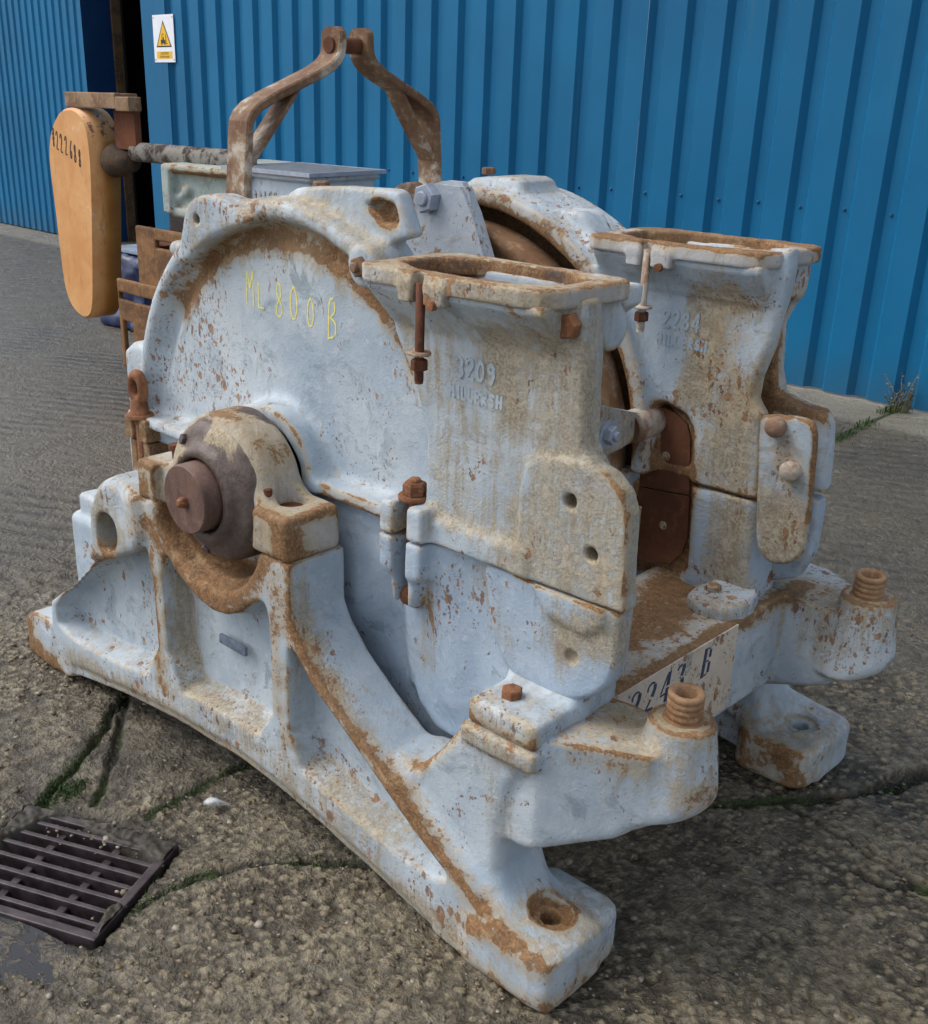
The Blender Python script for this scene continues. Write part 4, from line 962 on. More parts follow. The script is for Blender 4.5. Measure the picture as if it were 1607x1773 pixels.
write('cast_name', 'MILLERSH', (-.44, DY + .1475, 1.075), (1, 0, 0), (0, 0, 1), .022, .0055, M_FIG, up2, surf=up2, aspect=.62, gap=.16, depth=.0011)
# stencil: slanted thick and thin strokes with bridges
def stencil(text, o, xd, yd, size, parent, steps):
    xd = Vector(xd).normalized(); yd = Vector(yd).normalized(); nd = xd.cross(yd)
    G = {'2': [([(.12, .74), (.10, .90), (.40, 1.0), (.66, .92)], .10), ([(.70, .88), (.72, .70), (.55, .50)], .24), ([(.48, .42), (.25, .20), (.08, .06)], .10), ([(.10, .07), (.45, .10), (.80, .05)], .16)],
         '4': [([(.62, 1.0), (.62, .56)], .26), ([(.62, .48), (.62, .0)], .26), ([(.48, .95), (.08, .36)], .08), ([(.05, .30), (.46, .30)], .09), ([(.78, .30), (.92, .30)], .09)],
         '3': [([(.10, .84), (.15, .95), (.44, .98)], .12), ([(.60, .95), (.66, .78), (.52, .58)], .24), ([(.38, .54), (.48, .54)], .08), ([(.62, .48), (.74, .28), (.58, .06)], .26), ([(.42, .01), (.16, .04), (.10, .2)], .12)],
         'B': [([(.24, 1.0), (.24, .0)], .26), ([(.44, .97), (.66, .92)], .08), ([(.72, .88), (.72, .62)], .20), ([(.44, .52), (.64, .52)], .07), ([(.76, .45), (.76, .08)], .22), ([(.44, .03), (.66, .05)], .08)]}
    cx = 0
    for ch, stp in zip(text, steps):
        if ch in G:
            bm = bmesh.new()
            for st, w in G[ch]:
                P2 = chaikin(st, 2, closed=False) if len(st) > 2 else np.array(st, float)
                V = [o + xd * ((cx + x * .62 + .10 * y) * size) + yd * (y * size) for x, y in P2]
                L, R = [], []
                for i, p in enumerate(V):
                    t = (V[min(i + 1, len(V) - 1)] - V[max(i - 1, 0)]).normalized(); s = nd.cross(t) * (w * size * .5 * .62)
                    L.append(bm.verts.new(p + s + nd * .0012)); R.append(bm.verts.new(p - s + nd * .0012))
                for i in range(len(V) - 1): bm.faces.new((R[i], R[i + 1], L[i + 1], L[i]))
            bmesh.ops.recalc_face_normals(bm, faces=list(bm.faces))
            r = bmesh.ops.extrude_face_region(bm, geom=list(bm.faces)); bmesh.ops.translate(bm, vec=-nd * .001, verts=[g for g in r['geom'] if isinstance(g, bmesh.types.BMVert)])
            bmesh.ops.recalc_face_normals(bm, faces=list(bm.faces))
            link('stencil_figure', bm_mesh('stencil_figure', bm), M_STENCIL, parent)
        cx += stp
st0 = [(-0.097,0.355,0.454)][0]
stencil('2243 B', Vector((-.0965, st0[1] - .016, st0[2] - .016)), (0, 1, .012), (0, 0, 1), .068, pan, (.80, .80, .80, .95, .55, .8))
# ------------------------------------------------------------------ warehouse wall
PSI = -0.0191
WX0, WY0 = -8.533, 4.984            # left rib of the sheeted wall
wdir = Vector((math.cos(PSI), math.sin(PSI), 0)); wnor = Vector((math.sin(PSI), -math.cos(PSI), 0))   # outward, to the camera
PITCH = .2638
WARE = tag(empty('warehouse', (WX0, WY0, 0), PSI), 'blue profiled metal warehouse wall with a tall dark doorway at its left end', 'building')
mw = NT('blue_coated_steel')
a1 = mw.noise(.7, 4, .6); a2 = mw.noise(1, 5, .6, vec=mw.stretch((9, 9, .5))); a3 = mw.noise(60, 3, .6)
cw = mw.mix(mw.step(a1, .3, .7), lc(0, 90, 132), lc(8, 103, 147)); cw = mw.mix(mw.math('MULTIPLY', mw.step(a2, .45, .75), .25), cw, lc(18, 96, 138))
grime = mw.math('MULTIPLY', mw.step(mw.math('SUBTRACT', mw.math('ADD', .22, mw.math('MULTIPLY', a2, .5)), a3), .05, .4), .0)
spx = mw.n.new('ShaderNodeSeparateXYZ'); mw.l.new(mw.pos, spx.inputs[0])
strk = mw.math('MULTIPLY', mw.math('MULTIPLY', mw.step(mw.noise(1, 6, .7, vec=mw.stretch((22, 22, .35))), .54, .68), mw.step(mw.noise(.9, 3, .5), .42, .6)), .34)
cw = mw.mix(strk, cw, lc(58, 104, 128))
low = mw.math('MULTIPLY', mw.step(mw.math('SUBTRACT', mw.math('MULTIPLY', a2, .45), spx.outputs[2]), -.12, .22), .45)
cw = mw.mix(low, cw, lc(46, 82, 104))
M_BLUE = mw.done(cw, mw.lin(a1, .3, .7, .55, .66), mw.bump(mw.noise(2.2, 3, .5, vec=mw.stretch((1, 1, .35))), .010, .35), spec=.25)
M_BLUED = flat('shaded_wall_blue', lc(8, 52, 96), .5, .12, 3)  # wall blue darkened: the door reveal's shade is put into the colour
def wpt(s, d, z): return Vector((WX0, WY0, 0)) + wdir * s + wnor * d + Vector((0, 0, z))
DEP = .036
def sheet_mesh(n, z0, z1, left=0.0, lean=0.0):
    # crown | slope to pan | pan | slope up | crown
    prof = []
    for k in range(n):
        s = k * PITCH
        prof += [(s, 0), (s + .034, -DEP), (s + .100, -DEP), (s + .128, 0)]
    prof += [(n * PITCH, 0)]
    P = []; F = []
    zs = np.linspace(z0, z1, 2)
    for z in zs: P += [(s + left, -d, z) for s, d in prof]
    m = len(prof)
    F = [(i, i + 1, m + i + 1, m + i) for i in range(m - 1)]
    me = bpy.data.meshes.new('cladding_sheet'); me.from_pydata(P, [], F); me.update()
    return me
# in the wall's own axes: x along the wall, y into the wall
sheet = sheet_mesh(4, .012, 5.2); sheet.materials.append(M_BLUE)
def wall_obj(name, me, loc, parent=WARE):
    o = bpy.data.objects.new(name, me); COL.objects.link(o); o.parent = parent; o.location = loc; return o
for k in range(0, 11):
    wall_obj('cladding_sheet', sheet, (k * 4 * PITCH, (k % 2) * .0012, 0))
# the left door leaf, a narrower ribbed sheet in the same plane
def leaf_mesh():
    prof = []; n = 9; p = .150
    for k in range(n):
        s = k * p; prof += [(s, 0), (s + .02, .018), (s + .06, .018), (s + .08, 0)]
    prof += [(n * p, 0)]
    m = len(prof); P = [(s, d, .012) for s, d in prof] + [(s, d, 5.2) for s, d in prof]
    me = bpy.data.meshes.new('door_sheet'); me.from_pydata(P, [], [(i, i + 1, m + i + 1, m + i) for i in range(m - 1)]); me.update(); me.materials.append(M_BLUE); return me
leaf = leaf_mesh()
DX1 = -1.54                         # right edge of the door leaf, from the left rib
for k in range(3): wall_obj('door_sheet', leaf, (DX1 - 1.35 * (k + 1), 0, 0))
bm = bmesh.new(); add_box(bm, (DX1 - .03, .002, .0), (DX1, .33, 5.2)); wall_obj('door_reveal', bm_mesh('door_reveal', bm), (0, 0, 0)).data.materials.append(M_BLUED)
bm = bmesh.new(); add_box(bm, (-.405, -.006, .0), (.003, .03, 5.2), None, .004); wall_obj('corner_trim', bm_mesh('corner_trim', bm), (0, 0, 0)).data.materials.append(M_BLUE)
# rusty door post, dark post and unlit interior
bm = bmesh.new(); add_box(bm, (DX1 - .03, .335, 0), (DX1 + .018, .44, 5.2), None, .004); wall_obj('door_post', bm_mesh('door_post', bm), (0, 0, 0)).data.materials.append(rust_mat('dull_brown_door_post', lc(104, 84, 62), lc(70, 56, 44), lc(128, 108, 84)))
bm = bmesh.new(); add_box(bm, (-.98, .55, 0), (-.90, .63, 5.2), None, .004); wall_obj('inner_post', bm_mesh('inner_post', bm), (0, 0, 0)).data.materials.append(flat('black_steel_post', lc(34, 33, 36), .5, .2))
M_DARKIN = flat('doorway_shadow_black', lc(30, 30, 34), .8, .2, 3)  # near-black walls carry the doorway's shadow in their colour
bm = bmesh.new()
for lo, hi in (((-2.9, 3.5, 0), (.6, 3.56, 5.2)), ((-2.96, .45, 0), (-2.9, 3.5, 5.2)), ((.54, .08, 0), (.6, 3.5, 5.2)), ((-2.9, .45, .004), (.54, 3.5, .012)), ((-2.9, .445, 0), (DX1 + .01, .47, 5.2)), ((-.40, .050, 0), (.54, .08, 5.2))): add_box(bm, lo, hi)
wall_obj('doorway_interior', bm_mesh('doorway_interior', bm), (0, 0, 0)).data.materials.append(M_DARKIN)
# roof slab and end walls behind the cladding, so that the building is closed
bm = bmesh.new(); add_box(bm, (-5.6, .05, 5.2), (11.8, 6.0, 5.35)); wall_obj('roof', bm_mesh('roof', bm), (0, 0, .07)).data.materials.append(M_BLUED)
for xa in (11.62, -5.5):
    bm = bmesh.new(); add_box(bm, (xa, .05, 0), (xa + .08, 6.0, 5.2)); wall_obj('end_wall', bm_mesh('end_wall', bm), (0, 0, 0)).data.materials.append(M_BLUED)
# fixing screws, one in each pan
bm = bmesh.new(); add_lathe(bm, [(0, 0), (.011, 0), (.011, .002), (.008, .003), (.008, .008), (.006, .010), (0, .010)], (0, 0, 0), (0, -1, 0), 8)
scr = bm_mesh('screw', bm, False); scr.materials.append(flat('blue_screw_cap', lc(20, 84, 126), .45, .2))
for k in range(10, 43): wall_obj('screw', scr, (k * PITCH + .067, DEP - .001, 1.013 + .004 * math.sin(k * 3.1)))
# ------------------------------------------------------------------ warning sign
SGN = empty('warning_sign', wpt(-.03, .009, 1.79), PSI)
tag(SGN, 'white rectangular warning sign with yellow fork lift truck triangle on the blue wall', 'sign')
def sgn(name, me, mat): 
    o = bpy.data.objects.new(name, me); COL.objects.link(o); o.parent = SGN; me.materials.append(mat); return o
M_SW = flat('white_sign_plastic', lc(226, 230, 238), .4, .03); M_SY = flat('yellow_sign_print', lc(228, 178, 24), .45, .06); M_SK = flat('black_sign_print', lc(28, 24, 20), .5, .1)
def flatpoly(pts, y, bm=None):
    bm = bm or bmesh.new(); bm.faces.new([bm.verts.new((x, y, z)) for x, z in pts]); return bm
SW_, SH_ = .345, .40
def slab(pts, y0, y1, bm):
    A = [bm.verts.new((x, y0, z)) for x, z in pts]; B = [bm.verts.new((x, y1, z)) for x, z in pts]
    bm.faces.new(A); bm.faces.new(B[::-1])
    for k in range(len(pts)): bm.faces.new((A[k], B[k], B[(k + 1) % len(pts)], A[(k + 1) % len(pts)]))
    bmesh.ops.recalc_face_normals(bm, faces=list(bm.faces)); return bm
sgn('sign_plate', bm_mesh('sign_plate', slab([(-SW_ / 2, 0), (SW_ / 2, 0), (SW_ / 2, SH_), (-SW_ / 2, SH_)], -.004, 0, bmesh.new())), M_SW)
sgn('triangle_border', bm_mesh('triangle_border', slab([(-.128, .128), (.128, .128), (0, .352)], -.0052, -.0040, bmesh.new())), M_SK)
sgn('triangle_field', bm_mesh('triangle_field', slab([(-.108, .140), (.108, .140), (0, .330)], -.0064, -.0052, bmesh.new())), M_SY)
bm = bmesh.new()
for r_ in ([(-.045, .160), (.03, .160), (.03, .185), (.01, .190), (.0, .215), (-.01, .215), (-.015, .19), (-.045, .19)], [(.036, .155), (.044, .155), (.044, .235), (.036, .235)], [(.044, .155), (.066, .155), (.066, .161), (.044, .161)], [(-.03, .19), (-.024, .19), (-.018, .24), (-.024, .24)], [(-.024, .234), (.01, .234), (.01, .24), (-.024, .24)]): slab(r_, -.0076, -.0064, bm)
for cx_ in (-.032, .018): slab([(cx_ + .011 * math.cos(a * PI / 5), .158 + .011 * math.sin(a * PI / 5)) for a in range(10)], -.0077, -.0064, bm)
sgn('fork_lift_symbol', bm_mesh('fork_lift_symbol', bm), M_SK)
sgn('text_panel', bm_mesh('text_panel', slab([(-.128, .030), (.128, .030), (.128, .092), (-.128, .092)], -.0052, -.0040, bmesh.new())), M_SY)
def text_mesh(txt, size, loc, rot):
    cu = bpy.data.curves.new('t', 'FONT'); cu.body = txt; cu.size = size; cu.align_x = 'CENTER'; cu.extrude = .0003
    to = bpy.data.objects.new('t', cu); COL.objects.link(to); bpy.context.view_layer.update()
    me = bpy.data.meshes.new_from_object(to.evaluated_get(bpy.context.evaluated_depsgraph_get())); bpy.data.objects.remove(to)
    me.transform(Matrix.Translation(loc) @ Matrix.Rotation(PI / 2, 4, 'X')); me.materials.clear(); return me
sgn('sign_text', text_mesh('CAUTION', .030, (0, -.0056, .066), 0), M_SK); sgn('sign_text', text_mesh('Fork lift trucks', .026, (0, -.0056, .040), 0), M_SK)
for x in (-.155, .155):
    for z in (.022, .378):
        bm = bmesh.new(); add_lathe(bm, [(0, 0), (.008, 0), (.006, .004), (0, .005)], (x, -.004, z), (0, -1, 0), 8); sgn('rivet', bm_mesh('rivet', bm), M_ZINC)
# ------------------------------------------------------------------ second machine standing behind
BX, BY = -3.3, 2.5
REAR = tag(empty('rear_mill', (BX, BY, 0)), 'second old mill behind, with mesh lid, long pipe shaft and tall orange belt guard', 'machine')
M_ORANGE = NT('faded_orange_paint')
o1 = M_ORANGE.noise(4, 6, .65, dist=.5); o2 = M_ORANGE.noise(26, 6, .7); o3 = M_ORANGE.noise(90, 3, .6)
oc = M_ORANGE.mix(M_ORANGE.step(o1, .3, .7), lc(196, 136, 76), lc(212, 160, 104)); oc = M_ORANGE.mix(M_ORANGE.math('MULTIPLY', M_ORANGE.step(o2, .56, .72), .4), oc, lc(170, 104, 50))
oc = M_ORANGE.mix(M_ORANGE.math('MULTIPLY', M_ORANGE.step(M_ORANGE.math('ADD', M_ORANGE.math('MULTIPLY', o1, .7), M_ORANGE.math('MULTIPLY', o2, .5)), .70, .76), .6), oc, lc(222, 206, 190))
oc = M_ORANGE.mix(M_ORANGE.math('MULTIPLY', M_ORANGE.step(M_ORANGE.noise(1, 6, .7, vec=M_ORANGE.stretch((28, 28, 5))), .56, .66), .5), oc, lc(150, 96, 52))
oc = M_ORANGE.mix(M_ORANGE.math('MULTIPLY', M_ORANGE.step(M_ORANGE.attr('side'), .3, .6), .95), oc, M_ORANGE.mix(M_ORANGE.step(o1, .35, .65), lc(176, 112, 34), lc(196, 136, 56)))  # flanks below the crown painted deeper ochre, their shade put into the colour
oc = M_ORANGE.mix(M_ORANGE.step(M_ORANGE.math('ADD', M_ORANGE.attr('scrape'), M_ORANGE.math('MULTIPLY', M_ORANGE.math('SUBTRACT', o2, .5), 1.2)), .30, .42), oc, lc(104, 66, 52))
M_ORANGE = M_ORANGE.done(oc, .55, M_ORANGE.bump(o2, .002, .4))
M_GREEN = cast_paint('grey_green_paint', lc(136, 152, 148), lc(158, 170, 168), lc(104, 124, 118), bias=.0, sbias=.0)
M_DARK = flat('pipe_shade_dark', lc(44, 38, 36), .6, .3)  # near-black colour standing for the shade below the shaft pipe
# tall belt guard, round at the top and narrower below
gy0, gy1 = 2.0, 2.19
gp = [(-5.054,1.479),(-5.174,1.452),(-5.268,1.379),(-5.331,1.268),(-5.345,1.141),(-5.331,0.949),(-5.324,0.718),(-5.314,0.499),(-5.289,0.416),(-5.246,0.353),(-5.172,0.312),(-5.094,0.299),(-5.031,0.319),(-4.988,0.376),(-4.961,0.493),(-4.91,0.823),(-4.868,1.137),(-4.866,1.288),(-4.884,1.391),(-4.946,1.455)]
bm = bmesh.new(); gs = chaikin(gp, 2)
A = [bm.verts.new((x, gy0, z)) for x, z in gs]; B = [bm.verts.new((x, gy1, z)) for x, z in gs]
bm.faces.new(A); bm.faces.new(B[::-1])
for k in range(len(gs)): bm.faces.new((A[k], B[k], B[(k + 1) % len(gs)], A[(k + 1) % len(gs)]))
bmesh.ops.recalc_face_normals(bm, faces=list(bm.faces))
bmesh.ops.bevel(bm, geom=[e for e in bm.edges if abs((e.verts[0].co - e.verts[1].co).y) < .01 and len(e.link_faces) == 2 and any(len(f.verts) > 6 for f in e.link_faces)], offset=.012, segments=2, affect='EDGES')
side_edges = [e for e in bm.edges if abs((e.verts[0].co - e.verts[1].co).y) > .2]
bmesh.ops.subdivide_edges(bm, edges=side_edges, cuts=14, use_grid_fill=True)
me = bm_mesh('belt_guard', bm)
P = coords(me); N = normals(me)
scr_ = seg_mask(P, [([(-5.2, 2.0, 1.44), (-5.05, 2.0, 1.50), (-4.92, 2.0, 1.47), (-4.86, 2.0, 1.36)], .02, .55), ([(-5.0, 2.1, 1.5)], .07, .45)])
for (xa, ya, za, xb, yb, zb) in ((-4.95, 2.04, 1.49, -4.86, 2.04, 1.33), (-4.95, 2.09, 1.49, -4.86, 2.10, 1.30), (-4.93, 2.15, 1.48, -4.86, 2.15, 1.34)):
    scr_ = np.maximum(scr_, seg_mask(P, [([(xa, ya, za), (xb, yb, zb)], .026, 1.0)]))
set_attr(me, 'scrape', scr_); set_attr(me, 'side', ((P[:, 1] > gy0 + .02) & (P[:, 2] < 1.30)).astype(float))
guard = link('belt_guard', me, M_ORANGE, REAR)
for p in me.polygons: p.use_smooth = len(p.vertices) <= 4
for ch, (x, zc) in zip('#222688', [(-5.276,1.268),(-5.233,1.251),(-5.19,1.237),(-5.14,1.224),(-5.092,1.205),(-5.045,1.186),(-4.998,1.167)]):
    write('marker_letter', ch, (x, gy0 - .0005, zc), (1, 0, -.12), (.06, 0, 1), .098, .0070, M_MARKER, guard, aspect=.27, gap=.12, jit=.04)
# bracket above the guard
bm = bmesh.new()
a_ = [(-5.128,2.02,1.477),(-4.606,2.02,1.488),(-4.416,2.02,1.492)]
add_box(bm, (a_[0][0], 2.02, a_[0][2]), (a_[1][0], 2.06, a_[0][2] + .078), None, .005); add_box(bm, (a_[0][0] + .02, 2.06, a_[0][2] + .055), (a_[1][0], 2.16, a_[0][2] + .075), None, .004); add_box(bm, (a_[1][0], 2.02, a_[0][2] - .01), (a_[1][0] + .13, 2.10, a_[0][2] + .06), None, .005)
link('guard_bracket', bm_mesh('guard_bracket', bm), rust_mat('pale_rust_bracket', lc(150, 124, 96), lc(112, 84, 62), lc(170, 152, 130)), REAR)
bm = bmesh.new(); h_ = [(-4.763,2.12,1.467),(-4.557,2.12,1.299)]; add_box(bm, (h_[0][0], 2.10, h_[1][2] - .03), (h_[1][0], 2.14, h_[0][2] + .02), None, .004); link('hanger_plate', bm_mesh('hanger_plate', bm), M_DRUST, REAR)
# hub and shaft
bm = bmesh.new(); add_lathe(bm, [(0, 0), (.085, 0), (.09, .02), (.085, .06), (.06, .13), (.05, .2), (0, .20)], (*[(-4.829,1.196)][0][:1], 2.12, [(-4.804,1.204)][0][1]), (1, 0, 0), 32)
link('hub', bm_mesh('hub', bm, True), rust_mat('greasy_hub', lc(84, 66, 50), lc(58, 46, 38), lc(110, 92, 72)), REAR)
bm = bmesh.new(); add_lathe(bm, [(0, 0), (.05, 0), (.05, 1.0), (0, 1.0)], (*[(-4.624,1.248)][0][:1], 2.14, [(-4.264,1.259)][0][1]), (1, 0, 0), 28)
link('shaft_pipe', bm_mesh('shaft_pipe', bm, True), rust_mat('worn_pipe', lc(120, 104, 92), lc(86, 72, 62), lc(180, 176, 170), 1.2, .6, .16), REAR)
bm = bmesh.new(); add_box(bm, (-4.38, 2.16, .85), (-4.05, 2.45, 1.10), None, .01); link('shade_block', bm_mesh('shade_block', bm), M_DARK, REAR)  # dark box in place of the black shade under the pipe
bm = bmesh.new(); add_box(bm, (-4.30, 2.30, .74), (-3.95, 2.62, 1.20), None, .01); link('shade_plate', bm_mesh('shade_plate', bm), M_DARK, REAR)  # second dark box, filling in the same shade
# flanged grey green box with pocket
v = Vol((-4.20, 1.96, .86), (-3.40, 2.66, 1.27), .011)
v.add(box((-4.12, 2.0, .97), (-3.45, 2.62, 1.205), .012)); v.add(box((-4.15, 1.98, 1.195), (-3.43, 2.64, 1.232), .008)); v.add(box((-4.15, 1.98, .985), (-4.08, 2.1, 1.232), .008))
v.cut(box((-4.075, 1.9, 1.015), (-3.56, 2.03, 1.185), .015)); v.add(cyl('Y', (-3.98, 1.105), .028, 2.0, 2.05, .006)); v.add(capsule((-4.07, 2.03, 1.06), (-3.96, 2.03, 1.11), .02), .02)
v.add(ext('Z', chaikin([(-4.11, 2.0), (-3.5, 2.0), (-3.5, 2.5), (-4.11, 2.5)], 1), .915, .975, .02)); v.add(box((-4.02, 2.02, .86), (-3.62, 2.45, .94), .03), .04)
me = v.mesh('flanged_box', 2, .0015, 81); wear(me, [([(-4.05, 2.0, 1.19), (-3.6, 2.0, 1.19)], .03, .9)], [([(-4.1, 2.0, .94), (-3.5, 2.0, .94)], .06, .7)], up=.15)
link('flanged_box', me, M_GREEN, REAR)
# straight sided tank with mesh lid
TC = np.array([(-3.005,2,1.24)])[0]; TY0, TZ = 2.0, TC[2]
TX1 = TC[0]; TX0 = TX1 - .62; TY1 = [(2.44,1.24)][0][0]
tm = cast_paint('pale_grey_tank_paint', lc(158, 172, 186), lc(176, 186, 196), lc(146, 160, 174), bias=-.08, sbias=-.12)
v = Vol((TX0 - .05, TY0 - .04, .76), (TX1 + .05, TY1 + .05, TZ + .03), .010)
v.add(ext('Z', [(TX0 + .02, TY0 + .02), (TX1 - .02, TY0 + .02), (TX1 - .02, TY1 - .02), (TX0 + .02, TY1 - .02)], .80, TZ - .02, .03)); v.add(box((TX0, TY0, TZ - .035), (TX1, TY1, TZ - .012), .006), .012)
me = v.mesh('tank', 1, .0012, 83); wear(me, [], [([(TX1 - .2, TY0, 1.0)], .2, .25)], up=.1); tk = link('tank', me, tm, REAR)
bm = bmesh.new(); n_ = 30
for k in range(n_ + 1):
    x = TX0 - .005 + (TX1 - TX0 + .01) * k / n_; add_box(bm, (x - .004, TY0 - .005, TZ - .008), (x + .004, TY1 + .005, TZ))
    y = TY0 - .005 + (TY1 - TY0 + .01) * k / n_; add_box(bm, (TX0 - .005, y - .004, TZ), (TX1 + .005, y + .004, TZ + .006))
ml = link('mesh_lid', bm_mesh('mesh_lid', bm), flat('grey_wire_mesh', lc(120, 126, 134), .5, .2, 20, .4), REAR); ml['kind'] = 'stuff'
bm = bmesh.new()
for lo, hi in (((TX0 - .015, TY0 - .015), (TX1 + .015, TY0 - .003)), ((TX0 - .015, TY1 + .003), (TX1 + .015, TY1 + .015)), ((TX0 - .015, TY0 - .003), (TX0 - .003, TY1 + .003)), ((TX1 + .003, TY0 - .003), (TX1 + .015, TY1 + .003))): add_box(bm, (*lo, TZ - .010), (*hi, TZ + .008))
link('lid_rim', bm_mesh('lid_rim', bm), M_ZINC, REAR)
n0, n1 = [(-3.442,1.083),(-3.25,1.103)]
for k, ch in enumerate('99152'):
    write('cast_number', ch, (n0[0] + (n1[0] - n0[0]) * k / 5, TY0 + .019, n0[1]), (1, 0, 0), (0, 0, 1), .062, .009, tm, tk, aspect=.42, gap=.1, depth=.005, surf=tk)
# stand, slotted rusty plates and lugs
bm = bmesh.new(); add_box(bm, (-3.9, 2.25, 0), (-3.4, 2.75, .80), None, .02); link('pedestal', bm_mesh('pedestal', bm), M_GREEN, REAR)
def slotted(name, x0, x1, y, z0, z1, slots, mat, th=.03):
    v = Vol((x0 - .02, y - .02, z0 - .02), (x1 + .02, y + th + .02, z1 + .02), .0065)
    v.add(box((x0, y, z0), (x1, y + th, z1), .008))
    for a, b, c, d in slots: v.cut(box((a, y - .1, c), (b, y + .1, d), .004))
    me = v.mesh(name, 1, .001, 91); return link(name, me, mat, REAR)
slotted('slotted_plate', -4.47, -3.80, 2.0, .57, .895, [(-4.28, -4.10, .795, .835)], M_RUST)
slotted('slotted_plate', -4.64, -3.85, 1.96, .10, .60, [(-4.62, -4.27, .485, .525), (-4.60, -4.50, .06, .37)], M_RUST)
bm = bmesh.new(); add_box(bm, (-4.53, 2.05, .60), (-4.30, 2.4, .80), None, .006); add_box(bm, (-4.5, 2.3, 0), (-3.6, 2.9, .60), None, .02); link('rear_frame', bm_mesh('rear_frame', bm), M_DRUST, REAR)
v = Vol((-4.10, 1.80, .70), (-3.60, 2.10, .95), .008)
v.add(capsule((-3.99, 1.95, .825), (-3.75, 1.95, .835), .042)); v.add(ext('Y', [(-3.97, .86), (-3.70, .90), (-3.70, .79), (-3.9, .78)], 1.90, 2.02, .02), .03)
me = v.mesh('lug', 2, .001, 95); wear(me, [], [([(-4.2, 1.9, .8), (-3.7, 1.9, .9)], .2, .3)], up=.05); link('lug', me, M_CAST, REAR)
v = Vol((-4.30, 1.80, .40), (-3.80, 2.05, .65), .008); v.add(capsule((-4.17, 1.93, .53), (-3.9, 1.93, .55), .038))
me = v.mesh('lug', 2, .001, 96); wear(me, [], [([(-4.2, 1.9, .5), (-3.9, 1.9, .5)], .2, .3)], up=.05); link('lug', me, M_CAST, REAR)
# ------------------------------------------------------------------ blue wrapped bundle
BUN = np.array([(-5.65,2.618,0)])[0]
v = Vol((-6.55, 2.55, -.02), (-5.55, 3.55, .62), .02)
v.add(box((-6.25, 2.82, .0), (-5.75, 3.4, .50), .05)); v.add(box((-6.28, 2.76, .0), (-5.70, 3.45, .12), .05), .08)
me = v.mesh('blue_bundle', 1, .0, 97); P = coords(me); N = normals(me)
P += N * (.022 * vnoise(P, 9, 3) + .012 * vnoise(P, 23, 5))[:, None]; P[:, 2] = np.maximum(P[:, 2], .0); me.vertices.foreach_set('co', P.astype(np.float32).ravel()); me.update()
o = link('wrapped_bundle', me, flat('dark_blue_plastic_sheet', lc(24, 40, 78), .35, .4, 6, bump=.6)); tag(o, 'dark blue plastic wrapped bundle on the ground behind the orange guard', 'bundle')
bm = bmesh.new(); add_box(bm, (-6.2, 2.86, .515), (-5.80, 3.25, .54), None, .004)
link('lid_board', bm_mesh('lid_board', bm), flat('pale_grey_board', lc(132, 146, 164), .4, .2), o)
# ------------------------------------------------------------------ ground
cracks = [  # points, half width, depth, moss
 ([(-1.233,-0.385),(-1.304,-0.279),(-1.361,-0.183),(-1.458,-0.062),(-1.541,0.027),(-1.606,0.124)], .014, .024, .8),
 ([(-1.553,0.061),(-1.442,-0.024),(-1.326,-0.106),(-1.244,-0.189),(-1.16,-0.259)], .016, .018, .6),
 ([(-1.032,-0.197),(-1.045,-0.131),(-1.051,-0.061),(-1.054,0.011),(-1.055,0.073),(-1.058,0.177)], .011, .012, 1.0),
 ([(-0.786,-0.383),(-0.781,-0.307),(-0.776,-0.236),(-0.743,-0.167),(-0.711,-0.111),(-0.656,-0.041),(-0.596,0.027),(-0.499,0.094)], .012, .018, .7),
 ([(-0.2,0.718),(-0.113,0.836),(-0.04,0.927),(0.004,0.988),(0.067,1.075),(0.119,1.187),(0.175,1.334),(0.25,1.521)], .027, .032, .9),
 ([(-0.044,0.934),(0.043,0.941),(0.122,0.927),(0.215,0.907),(0.305,0.88),(0.406,0.877)], .008, .014, .5),
 ([(0.223,0.828),(0.265,0.822),(0.3,0.831),(0.337,0.864),(0.406,0.877)], .016, .012, .9),
 ([(-1.287,3.637),(-1.318,3.88),(-1.333,4.237),(-1.362,4.58),(-1.372,4.903)], .02, .012, 1.2),
 ([(-4.555,1.364),(-3.824,1.16),(-3.174,1.032),(-2.846,0.982)], .005, .01, .35),
 ([(-4.997,1.385),(-5.139,1.894),(-5.134,2.248)], .006, .008, .3),
]
GA = math.radians(25.3); GU = Vector((math.cos(GA), math.sin(GA), 0)); GV = Vector((-math.sin(GA), math.cos(GA), 0))
GC = Vector((-1.013, -.438, 0)); GW, GH = .205, .165      # half sizes of the drain opening
def fine_axis(a, b, step, far0, far1):
    ax = list(np.arange(a, b, step)); s = step; x = a; L = []
    while x > far0: s = min(s * 1.22, 6); x -= s; L.append(x)
    R = []; s = step; x = ax[-1]
    while x < far1: s = min(s * 1.22, 6); x += s; R.append(x)
    return np.array(L[::-1] + ax + R)
GXa = fine_axis(-2.5, .62, .0062, -70, 60); GYa = fine_axis(-.80, 1.75, .0062, -50, 60)
nx, ny = len(GXa), len(GYa)
GX, GY = np.meshgrid(GXa, GYa, indexing='ij'); P = np.stack([GX.ravel(), GY.ravel(), np.zeros(nx * ny)], 1)
sp = np.maximum(np.gradient(GXa)[:, None], np.gradient(GYa)[None, :]).ravel()
fine = np.clip(1.6 - sp / .02, 0, 1)
